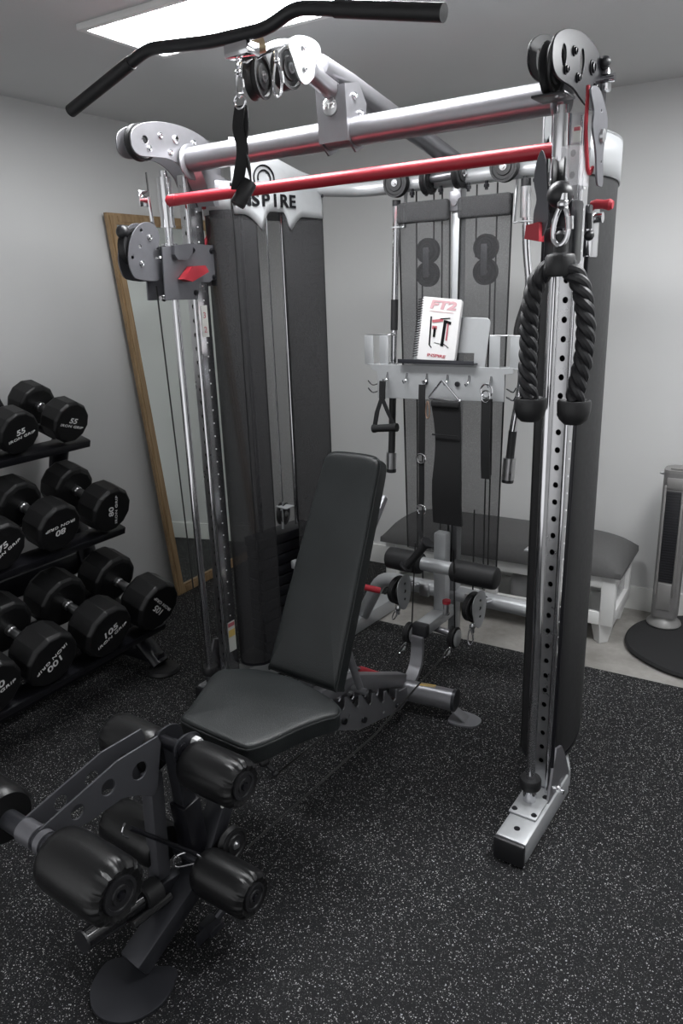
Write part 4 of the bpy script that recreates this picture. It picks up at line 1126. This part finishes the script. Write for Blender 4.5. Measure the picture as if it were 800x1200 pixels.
# rear stabiliser with flat feet
s0, s1 = Vector((bx(.37)-.22, .335, .078)), Vector((bx(.37)+.215, .395, .078))
b = B(); b.tube([s0, s1], .042, 28, flat=.86); st = b.obj('rear_stabilizer', 'bench_grey', Bn)
b = B(); dd = (s1-s0).normalized(); b.tube([s1, s1+dd*.012], .044, 28, flat=.88); b.tube([s0-dd*.012, s0], .044, 28, flat=.88); b.obj('end_cap', 'dark_metal', st)
for c, sgn in ((s1, 1), (s0, -1)):
    o2 = c+dd*sgn*.055; b = B()
    b.prism([(p.x, p.y, .001) for p in smooth_path([(o2.x-sgn*.06, o2.y-.04, 0), (o2.x-.0, o2.y-.045, 0), (o2.x+sgn*.045, o2.y-.02, 0), (o2.x+sgn*.045, o2.y+.03, 0), (o2.x, o2.y+.05, 0), (o2.x-sgn*.06, o2.y+.04, 0)], 4, True)], (0, 0, .006))
    b.beam(c+Vector((0, 0, -.035)), o2+Vector((0, 0, -.072)), .05, .008); b.obj('foot_plate', 'bench_grey', st)
q = at(510, 795+5, Z=.118)
b = B(); b.box((s0+dd*.335)+Vector((0, -.0, .0405)), (.065, .018, .0025), .0005, Matrix.Rotation(.26, 3, 'Z')); b.obj('caution_sticker', 'yellow', st)
# hook that locks the bench to the machine
hp = smooth_path([(.655, .522, .232), (.655, .522, .222), (.657, .522, .18), (.660, .50, .115), (.668, .44, .08), (.675, .38, .07)], 6)
b = B()
rings = []
for i, p in enumerate(hp):
    tg = (hp[min(i+1, len(hp)-1)]-hp[max(i-1, 0)]).normalized(); n_ = Vector((1, 0, 0)).cross(tg)
    rings.append([b.b.verts.new(p+Vector((a*.026, 0, 0))+n_*c_*.008) for a, c_ in ((-1, -1), (1, -1), (1, 1), (-1, 1))])
for a, c in zip(rings, rings[1:]):
    for k in range(4): b.b.faces.new((a[k], a[(k+1) % 4], c[(k+1) % 4], c[k]))
b.b.faces.new(rings[0][::-1]); b.b.faces.new(rings[-1]); b.obj('locking_hook', 'bench_grey', Bn)
# front post, foot
xf = bx(-.8)
b = B(); b.beam((xf, -.815, .53), (xf, -.80, .33), .042, .042, (0, 1, 0), .004); fp = b.obj('front_post', 'dark_metal', Bn)
b = B(); b.beam((xf, -.803, .36), (xf, -.785, .155), .056, .056, (0, 1, 0), .004); b.obj('post_sleeve', 'black_metal', fp)
b = B(); b.beam((xf+.03, -.775, .175), (bx(-1.0)+.0, -1.022, .034), .075, .05, (0, 0, 1), .006); b.obj('front_leg', 'dark_metal', Bn)
fpo = [(.0+.098*math.cos(a), .098*math.sin(a)) for a in [math.radians(k) for k in range(-165, 76, 10)]]
fpo = [(p.x, p.y) for p in smooth_path([(-.085, .035, 0), (-.095, -.01, 0), (-.085, -.055, 0), (-.05, -.095, 0), (.0, -.11, 0), (.055, -.095, 0), (.095, -.045, 0), (.10, .01, 0), (.085, .05, 0), (.03, .045, 0), (-.03, .055, 0)], 4, True)]
ang = .10
FF = Matrix.Translation((bx(-1.04)+.01, -1.035, .005)) @ Matrix.Rotation(.35, 4, 'Z')
plate('foot_plate', 'dark_metal', Bn, fpo, [], .008, FF)
b = B(); b.beam((xf+.012, -.62, .40), (xf+.02, -.80, .13), .062, .045, (0, 1, .4), .004); b.obj('diagonal_brace', 'dark_metal', Bn)
q = at(261, 943, X=xf+.045)
b = B(); b.cyl(q, q+Vector((.002, 0, 0)), .009, 20); b.obj('round_sticker', 'sticker', Bn)
# teeth plate low at the front
b = B(); b.box((xf+.085, -.84, .025), (.006, .09, .036), .002); b.box((xf+.07, -.82, .012), (.05, .05, .02), .004); b.tube([(xf+.085, -.81, .04), (xf+.10, -.78, .07)], .012, 10); b.obj('lower_latch', 'dark_metal', Bn)
# pivot bracket on top of the post
piv = Vector((xf-.01, -.812, .535))
for dx in (-.038, .030):
    plate('pivot_plate', 'dark_metal', Bn, near_round([(-.83, .555), (-.80, .56), (-.765, .545), (-.755, .51), (-.765, .46), (-.80, .45), (-.835, .49), (-.845, .53)]), [], .006, frameX(xf+dx))
b = B(); b.cyl((xf+.03, -.780, .53), (xf+.052, -.780, .53), .0145, 6); b.obj('silver_nut', 'white_print', Bn)
b = B(); b.cyl((xf-.09, -.822, .532), (xf+.04, -.822, .532), .016, 20); b.obj('pivot_pin', 'black_metal', Bn)
# rollers
def roller(xa, xb, y, z, r, tilt=0, big=False, name='foam_roller'):
    root = empty(name, (0, 0, 0), 0, Bn)
    ax = Vector((1 if xb > xa else -1, 0, tilt)).normalized(); L_ = abs(xb-xa); o_ = Vector((xa, y, z))
    rip = lambda j, a: (.032*math.sin(17*a)+.02*math.sin(27*a+1))*((0, .12, .5, 1, 1)[min(j-5, 4)] if 5 <= j <= 9 else 0)
    b = B(); b.lathe([(r*.45, 0), (r*.85, .002), (r*.96, .012), (r, .03), (r*1.01, L_*.5), (r, L_-.045), (r*.995, L_-.030), (r*.97, L_-.017), (r*.91, L_-.007), (r*.78, L_+.001), (r*.5, L_-.006), (0, L_-.006)], o_, ax, 90, rip); b.obj('vinyl_sleeve', 'vinyl_gloss', root)
    e = o_+ax*(L_-.004)
    b = B(); b.lathe([(0, -.004), (r*.56, -.004), (r*.58, 0), (r*.56, .006), (r*.46, .006), (r*.44, .003), (r*.30, .003), (r*.28, .006), (r*.18, .006), (r*.16, .003), (0, .003)], e, ax, 40); b.obj('end_cap', 'plastic', root)
    b = B(); b.cyl(e+ax*.003, e+ax*.010, .008, 6); b.obj('cap_bolt', 'black_metal', root)
    return root
yu, zu = -.80, .484
roller(xf+.035, xf+.035+.175, yu, zu, .060)
roller(xf-.05, xf-.05-.165, yu-.03, zu+.010, .060)
yl, zl_ = -.81, .200
roller(xf+.045, xf+.045+.175, yl+.005, zl_-.03, .060)
roller(xf-.04, xf-.04-.20, yl-.04, zl_+.03, .062)
b = B(); b.cyl((xf-.22, yu, zu), (xf+.2, yu, zu), .013); b.cyl((xf-.2, yl-.01, zl_), (xf+.2, yl, zl_), .013); b.obj('roller_axle', 'dark_metal', Bn)
# leg developer: two curved side plates with holes
zd = lambda pts, X, ox=0, oy=860, sc=4: zo(pts, ox, oy, sc, X)
XA = xf-.005
ap = zd([(185, 450), (550, 125), (735, 12), (750, 40), (735, 250), (715, 290), (640, 285), (570, 300), (500, 350), (420, 405), (340, 450), (215, 478)], XA)
hs_ = zd([(652, 172), (505, 250), (360, 365)], XA)
for dx in (0, -.058):
    plate('side_plate', 'plate_grey', Bn, ap, [circ(hs_[0][0], hs_[0][1], .023), circ(hs_[1][0], hs_[1][1], .020), circ(hs_[2][0], hs_[2][1], .018)], .005, frameX(XA+dx), .001)['label'] = 'grey curved side plate with three round holes'
e0 = zd([(150, 470)], XA-.03)[0]
b = B(); b.cyl((XA-.13, e0[0], e0[1]), (XA+.11, e0[0], e0[1]), .022, 24); ax_ = b.obj('roller_axle', 'dark_metal', Bn)
b = B(); b.cyl((XA-.055, e0[0], e0[1]), (XA-.005, e0[0], e0[1]), .026, 24); b.cyl((XA+.008, e0[0], e0[1]), (XA+.025, e0[0], e0[1]), .026, 24); b.obj('axle_collar', 'grey_metal', ax_)
roller(XA+.055, XA+.055+.195, e0[0], e0[1]-.012, .066)
roller(XA-.115, XA-.115-.20, e0[0], e0[1]+.002, .066)
# vertical leg of the developer and the weight post
v0, v1 = at(177, 905, X=XA-.03), at(188, 1032, X=XA-.03)
b = B(); b.beam(v0, v1, .04, .04, (0, 1, 0), .004); b.obj('developer_leg', 'plate_grey', Bn)
h0, h1_ = at(96, 1104, X=XA-.01), at(240, 1003, X=XA-.01)
b = B(); b.cyl(h0, h0+(h1_-h0)*.55, .025, 28); wp = b.obj('weight_post', mat('gloss_black', (.008, .008, .009), .14), Bn)
b = B(); b.cyl(h0-(h1_-h0)*.003, h0+(h1_-h0)*.01, .0255, 28); b.obj('post_cap', 'plastic', wp)
b = B(); b.beam(h0+(h1_-h0)*.5, h1_, .034, .034, (0, 0, 1), .004); b.obj('post_base', 'dark_metal', wp)
b = B(); b.cyl(h0+(h1_-h0)*.44, h0+(h1_-h0)*.56, .036, 28); b.tube([h0+(h1_-h0)*.3+Vector((.03, 0, -.02)), h0+(h1_-h0)*.6+Vector((.035, 0, -.01))], .010, 8); b.obj('locking_collar', 'rubber', wp)
# spring pin with wire clip
p0, p1 = at(152, 970, X=XA+.02), at(232, 1002, X=XA+.05)
b = B(); b.cyl(p0, p1, .006, 12); sp = b.obj('lock_pin', 'black_metal', Bn)
b = B(); b.tube(smooth_path([p1+Vector((.01, 0, .0)), p1+Vector((-.01, -.02, .02)), p1+Vector((-.03, -.045, .015)), p1+Vector((-.03, -.05, -.012)), p1+Vector((0, -.02, -.012)), p1+Vector((.02, 0, -.004))], 5), .0024, 8)
b.tube(smooth_path([p0+Vector((-.0, -.01, .022)), p0+Vector((.0, -.022, .0)), p0+Vector((-.0, -.008, -.022))], 5), .0026, 8); b.obj('wire_clip', 'chrome', sp)
# cable pulley at the front
q = at(272, 988, X=xf+.075)
pw = pulley('pulley_wheel', Bn, (xf+.075, q.y, q.z), (1, 0, 0), .044, .024)
q2 = at(318, 903, X=xf+.06)
b = B(); b.ball(at(309, 892, X=xf+.08), .016); b.cyl(at(300, 885, X=xf+.06), at(322, 905, X=xf+.10), .006, 10); b.ball(at(322, 906, X=xf+.10), .011); b.obj('adjuster_knob', 'plastic', Bn)
# cable from the machine to the bench
k0 = Vector((.585, .54, .168)); k1 = at(432, 803, X=.60)
b = B(); b.tube([k0, k1, at(375, 866, X=.76), at(318, 912, X=.78)], .0032, 8); b.obj('pull_cable', 'cable', Bn)
k2 = Vector((.757, .605, .165))
b = B(); b.tube([k2, at(440, 860, X=.86), at(291, 992, X=xf+.078)], .0032, 8); b.obj('pull_cable', 'cable', Bn)
settle(Bn, (bx(-.35), -.35, 0))
snap('small snap hook joining the left bench cable to the low pulley', (.585, .55, .172), (.583, .50, .148), .008, .0026, (1, 0, 0))
snap('small snap hook joining the right bench cable to the low pulley', (.757, .61, .170), (.758, .56, .150), .008, .0026, (1, 0, 0))

# ------------------------------------------------- dumbbells
def dumbbell(num, r, L_, hl, roll):
    root = empty('dumbbell')
    n = 12
    for s in (1, -1):
        b = B(); xa, xb = s*(L_/2-hl), s*L_/2
        prof = [(r*.30, 0), (r*.80, 0), (r*.93, hl*.05), (r, hl*.13), (r, hl*.87), (r*.94, hl*.965), (r*.89, hl), (0, hl)]
        b.lathe(prof, (xa, 0, 0), (s, 0, 0), n)
        hd = b.obj('head', 'urethane', root, 12)
        bv = hd.modifiers.new('soft', 'BEVEL'); bv.width = .0025; bv.segments = 2; bv.limit_method = 'ANGLE'; bv.angle_limit = math.radians(12)
        if s == 1:
            ca, sa = math.cos(roll), math.sin(roll)
            ux = Vector((0, ca, sa)); uz = Vector((0, -sa, ca))
            p = Vector((L_/2+.0002, 0, 0))
            text('weight_number', num, 'white_print', hd, r*.34, frame3(p+uz*r*.10, ux, uz), .0006, 1.35, .12, .0006)
            text('printed_name', 'IRON GRIP', 'white_print', hd, r*.165, frame3(p-uz*r*.16, ux, uz), .0006, 1.55, .12, .0002, spacing=1.1)
    b = B(); h = L_/2-hl
    b.lathe([(.021, -h-.002), (.021, -h*.74), (.0175, -h*.66), (.0195, 0), (.0175, h*.66), (.021, h*.74), (.021, h+.002)], (0, 0, 0), (1, 0, 0), 20)
    b.obj('handle', 'steel', root); return root
def lay(num, r, L_, hl, x, y, z, roll, tilt, yaw, label):
    d = dumbbell(num, r, L_, hl, math.radians(roll))
    # the front face centre sits at (x,y,z) in the room frame
    R = Matrix.Rotation(PHI+math.radians(yaw), 4, 'Z') @ Matrix.Rotation(math.radians(tilt), 4, 'Y')
    f = RW(x, y, z); c = f-(R @ Vector((L_/2, 0, 0)))
    d.matrix_world = Matrix.Translation(c) @ R
    tag(d, label, 'dumbbell')
rows = []
S55, S80, S105, S100, S75 = (.088, .30, .098), (.100, .335, .112), (.112, .385, .132), (.110, .375, .128), (.097, .325, .108)
TL = 17
rows = [('55', S55, -.61, -.005, 1.10, -17, 'black dumbbell marked 55 at the right end of the top shelf'),
        ('55', S55, -.61, -.245, 1.10, 15, 'black dumbbell marked 55, second from the right end of the top shelf'),
        ('50', S55, -.61, -.475, 1.10, 20, 'black dumbbell at the left end of the top shelf, cut by the picture edge'),
        ('80', S80, -.455, .01, .745, 96, 'black dumbbell marked 80 with sideways number at the right end of the middle shelf'),
        ('80', S80, -.455, -.25, .745, 187, 'black dumbbell marked 80 with upside down number on the middle shelf'),
        ('75', S75, -.455, -.495, .745, 30, 'black dumbbell marked 75 on the middle shelf'),
        ('105', S105, -.27, .03, .345, 135, 'black dumbbell marked 105 with tilted number at the right end of the bottom shelf'),
        ('105', S105, -.27, -.235, .345, 25, 'black dumbbell marked 105 with upright number on the bottom shelf'),
        ('100', S100, -.28, -.49, .345, 214, 'black dumbbell marked 100 with upside down number on the bottom shelf'),
        ('100', S100, -.28, -.725, .345, 20, 'black dumbbell marked 100 at the left end of the bottom shelf')]
for num, (r, L_, hl), x, y, z, roll, lab in rows: lay(num, r, L_, hl, x, y, z, roll, TL, 0, lab)
# rack
Rk = empty('dumbbell_rack'); tag(Rk, 'black three tier dumbbell rack standing against the left wall', 'dumbbell rack')
y0, y1 = -1.45, .10
tl_ = math.radians(TL)
for (x, z, r, L_, nm) in ((-.61, 1.10, .088, .30, 0), (-.455, .745, .100, .335, 1), (-.27, .345, .112, .385, 2)):
    dx, dz = math.cos(tl_), -math.sin(tl_); nx, nz = math.sin(tl_), math.cos(tl_)
    # tray plane under the heads
    cx_, cz_ = x-dx*L_/2-nx*(r+.012), z-dz*L_/2-nz*(r+.012)
    sh = empty('shelf', (0, 0, 0), 0, Rk)
    w2 = L_*.36
    for sg in (-1, 1):
        b = B(); R = Matrix.Rotation(PHI, 3, 'Z') @ Matrix.Rotation(tl_, 3, 'Y')
        ca = RW(cx_+sg*dx*w2, (y0+y1)/2, cz_+sg*dz*w2)
        b.box(ca, (.07, y1-y0, .010), .003, R)
        e_ = RW(cx_+sg*dx*(w2+.035)-nx*.012, (y0+y1)/2, cz_+sg*dz*(w2+.035)-nz*.012)
        b.box(e_, (.006, y1-y0, .03), .002, R); b.obj('shelf_rail', 'black_metal', sh)
    b = B(); ca = RW(cx_, y1-.05, cz_-.02); b.box(ca, (L_*.85, .06, .02), .003, R); ca = RW(cx_, y0+.05, cz_-.02); b.box(ca, (L_*.85, .06, .02), .003, R)
    b.obj('end_bracket', 'black_metal', sh)
for y in (.09, y0+.05):
    pts = [RW(-.82, y, 1.0), RW(-.865, y, .86), RW(-.85, y, .72), RW(-.77, y, .56), RW(-.735, y, .42), RW(-.62, y, .25), RW(-.45, y, .11), RW(-.37, y, .035)]
    b = B(); b.tube(smooth_path(pts, 5), .045, 20, flat=.62); up_ = b.obj('side_upright', 'black_metal', Rk)
    b = B(); b.lathe([(0, 0), (.07, 0), (.072, .008), (.066, .02), (.05, .026), (0, .026)], RW(-.36, y, 0), (0, 0, 1)); b.obj('rubber_foot', 'rubber', up_)
    b = B(); b.tube([RW(-.77, y, .52), RW(-.80, y, .30), RW(-.82, y, .03)], .035, 16, flat=.7); b.lathe([(0, 0), (.05, 0), (.05, .02), (0, .02)], RW(-.82, y, 0), (0, 0, 1)); b.obj('rear_leg', 'black_metal', Rk)
b = B(); b.beam(RW(-.78, y0+.05, .46), RW(-.78, .09, .46), .05, .09); b.beam(RW(-.60, y0+.05, .06), RW(-.60, .09, .06), .04, .05); b.obj('cross_rail', 'black_metal', Rk)
b = B(); b.beam(RW(-.83, .09, .06), RW(-.36, .09, .06), .04, .05); b.obj('lower_rail', 'black_metal', Rk)
settle(Rk, RW(-.6, -.65, 0))

# ------------------------------------------------- white bench with grey cushion
FZ = -.008
Bb = empty('storage_bench', RW(.73, 1.40, FZ), PHI); tag(Bb, 'white wooden storage bench with a grey cushion along the back wall', 'bench')
bw, bd = 1.14, .38
b = B()
zt_, zb_ = .335, .10
def fr(p, q, w, h): b.beam(p, q, w, h, (0, 0, 1), .003)
hx, hy = bw/2, bd/2
for sx in (-1, 1):
    for sy in (-1, 1): b.box((sx*(hx-.03), sy*(hy-.0225), (zt_+zb_)/2), (.06, .045, zt_-zb_), .003)
b.obj('corner_post', 'white_paint', Bb)
b = B()
for sy in (-1, 1):
    b.box((0, sy*(hy-.012), zt_-.0275), (bw-.12, .022, .055), .002); b.box((0, sy*(hy-.012), zb_+.03), (bw-.12, .022, .06), .002); b.box((0, sy*(hy-.012), (zt_+zb_)/2), (.06, .022, .13), .002)
for sx in (-1, 1):
    b.box((sx*(hx-.012), 0, zt_-.0275), (.022, bd-.09, .055), .002); b.box((sx*(hx-.012), 0, zb_+.03), (.022, bd-.09, .06), .002)
b.obj('frame_rail', 'white_paint', Bb)
b = B(); b.box((0, 0, zb_+.008), (bw-.05, bd-.05, .012), .001); b.obj('bottom_board', 'white_paint', Bb)
b = B(); b.box((0, 0, zt_-.006), (bw-.01, bd-.01, .014), .002); b.obj('seat_board', 'white_paint', Bb)
for sx in (-1, 1):
    b = B(); b.box((sx*(hx-.02), 0, .215), (.003, bd-.1, .13), 0); b.obj('side_glass', 'clear', Bb)
for sx in (-1, 0, 1):
    for sy in (-1, 1):
        if sx == 0: continue
        b = B(); xx_ = sx*(hx-.055); yy_ = sy*(hy-.05)
        b.tube([(xx_, yy_, .001), (xx_, yy_, .10)], .03, 4, radii=[.030, .052]); b.obj('leg', 'white_paint', Bb, 20)
# cushion: pillowy
b = B(); nx_, ny_ = 36, 16
def cz(u, v, top):
    e = (1-abs(u)**5)*(1-abs(v)**4)
    return zt_+.004+(.058+.072*e**.55 if top else .0) - (.0 if top else 0)
g = {}
for t in (0, 1):
    for i in range(nx_+1):
        for j in range(ny_+1):
            u, v = -1+2*i/nx_, -1+2*j/ny_
            edge = 1+(.012 if t == 0 else .018*(1-.5*(abs(u*v))))
            z = cz(u, v, t == 1) + (.003*math.sin(9*u+3*v) if t else 0)
            if t == 1: z = zt_+.03+.095*((1-abs(u)**7)*(1-abs(v)**3.0))**.6
            g[t, i, j] = b.b.verts.new((u*(hx+.015)*edge, v*(hy+.015)*edge, z))
for t in (0, 1):
    for i in range(nx_):
        for j in range(ny_): b.b.faces.new((g[t, i, j], g[t, i+1, j], g[t, i+1, j+1], g[t, i, j+1]))
for i in range(nx_):
    b.b.faces.new((g[0, i, 0], g[0, i+1, 0], g[1, i+1, 0], g[1, i, 0])); b.b.faces.new((g[0, i, ny_], g[0, i+1, ny_], g[1, i+1, ny_], g[1, i, ny_]))
for j in range(ny_):
    b.b.faces.new((g[0, 0, j], g[0, 0, j+1], g[1, 0, j+1], g[1, 0, j])); b.b.faces.new((g[0, nx_, j], g[0, nx_, j+1], g[1, nx_, j+1], g[1, nx_, j]))
b.obj('cushion', 'cushion', Bb, 60)
# clear bag stored in the bench
bb = B(); bb.box((.20, .0, .175), (.30, .22, .12), .03, Matrix.Rotation(.2, 3, 'Z'), 4); o = bb.obj('clear_storage_bag', mat('grey_bag', (.33, .33, .33), .35, 0, .3, 12, .8, 12))
o.location = Bb.location; o.rotation_euler = (0, 0, PHI); tag(o, 'pale crumpled bag stored inside the white bench', 'bag')
# round floor pouf
P_ = B(); P_.lathe([(0, 0), (.29, 0), (.312, .006), (.318, .016), (.310, .026), (.27, .034), (0, .038)], (0, 0, 0), (0, 0, 1), 64, lambda j, a: .012*math.sin(3*a)+.008*math.sin(7*a))
o = P_.obj('round_floor_cushion', 'dark_cloth'); o.location = RW(1.655, 1.365, FZ); tag(o, 'flat round black floor cushion under the tower fan', 'floor cushion')
# tower fan
Fn = empty('tower_fan', RW(1.475, 1.50, FZ+.037), PHI); tag(Fn, 'slim grey tower fan standing on the round black cushion', 'fan')
def rr(w, d, z, n=6, r=.03):
    return [(x, y, z) for x, y in rrect(-w/2, -d/2, w/2, d/2, r)]
b = B(); b.lathe([(0, 0), (.072, 0), (.076, .006), (.074, .014), (.058, .030), (.050, .045), (.048, .055), (0, .055)], (0, 0, 0), (0, 0, 1), 40); b.obj('base', 'fan_light', Fn)
b = B(); b.prism(rr(.112, .112, .05, r=.03), (0, 0, .685)); b.obj('body', 'fan_grey', Fn)
b = B(); b.box((-.004, -.052, .44), (.062, .012, .43), .004); b.obj('dark_grille', 'plastic', Fn)
b = B()
for k in range(34): b.box((-.004, -.0585, .235+.0125*k), (.056, .003, .003), 0)
b.obj('grille_slats', 'dark_metal', Fn)
b = B(); b.box((-.004, -.056, .155), (.06, .008, .13), .004); b.box((-.004, -.056, .69), (.066, .010, .05), .004); b.obj('front_panel', 'fan_light', Fn)
for s in (-1, 1):
    b = B(); b.box((-.004+s*.036, -.056, .42), (.010, .010, .52), .003); b.obj('front_trim', 'fan_light', Fn)
b = B(); b.prism(rr(.112, .112, .735, r=.03), (0, 0, .012)); b.box((0, 0, .752), (.06, .07, .008), .003); b.obj('top_cap', 'fan_light', Fn)
b = B(); b.cyl((-.055, 0, .72), (-.075, 0, .722), .006); b.obj('side_knob', 'steel', Fn)
b = B(); b.box((.15, .14, .30), (.10, .04, .42), .01); o = b.obj('dark_panel', 'dark_metal'); o.location = RW(1.475, 1.50, FZ); o.rotation_euler = (0, 0, PHI)
tag(o, 'dark flat panel leaning on the back wall behind the tower fan', 'panel')

# ------------------------------------------------- light
W = bpy.data.worlds.new('world'); SC.world = W; W.use_nodes = True
W.node_tree.nodes['Background'].inputs['Color'].default_value = (.97, .98, 1, 1); W.node_tree.nodes['Background'].inputs['Strength'].default_value = WORLD
# unseen copy of the fixture, added on the right to brighten the back wall
L2 = copy_tree(L); L2.location = RW(2.05, .35, H); L2.rotation_euler = (0, 0, PHI+PI/2); L2['label'] = 'unseen ceiling light panel added over the right side to brighten the room'
SC.view_settings.view_transform = 'Standard'; SC.view_settings.look = 'None'; SC.view_settings.gamma = 1; SC.view_settings.use_curve_mapping = False
SC.view_settings.exposure = 0.28
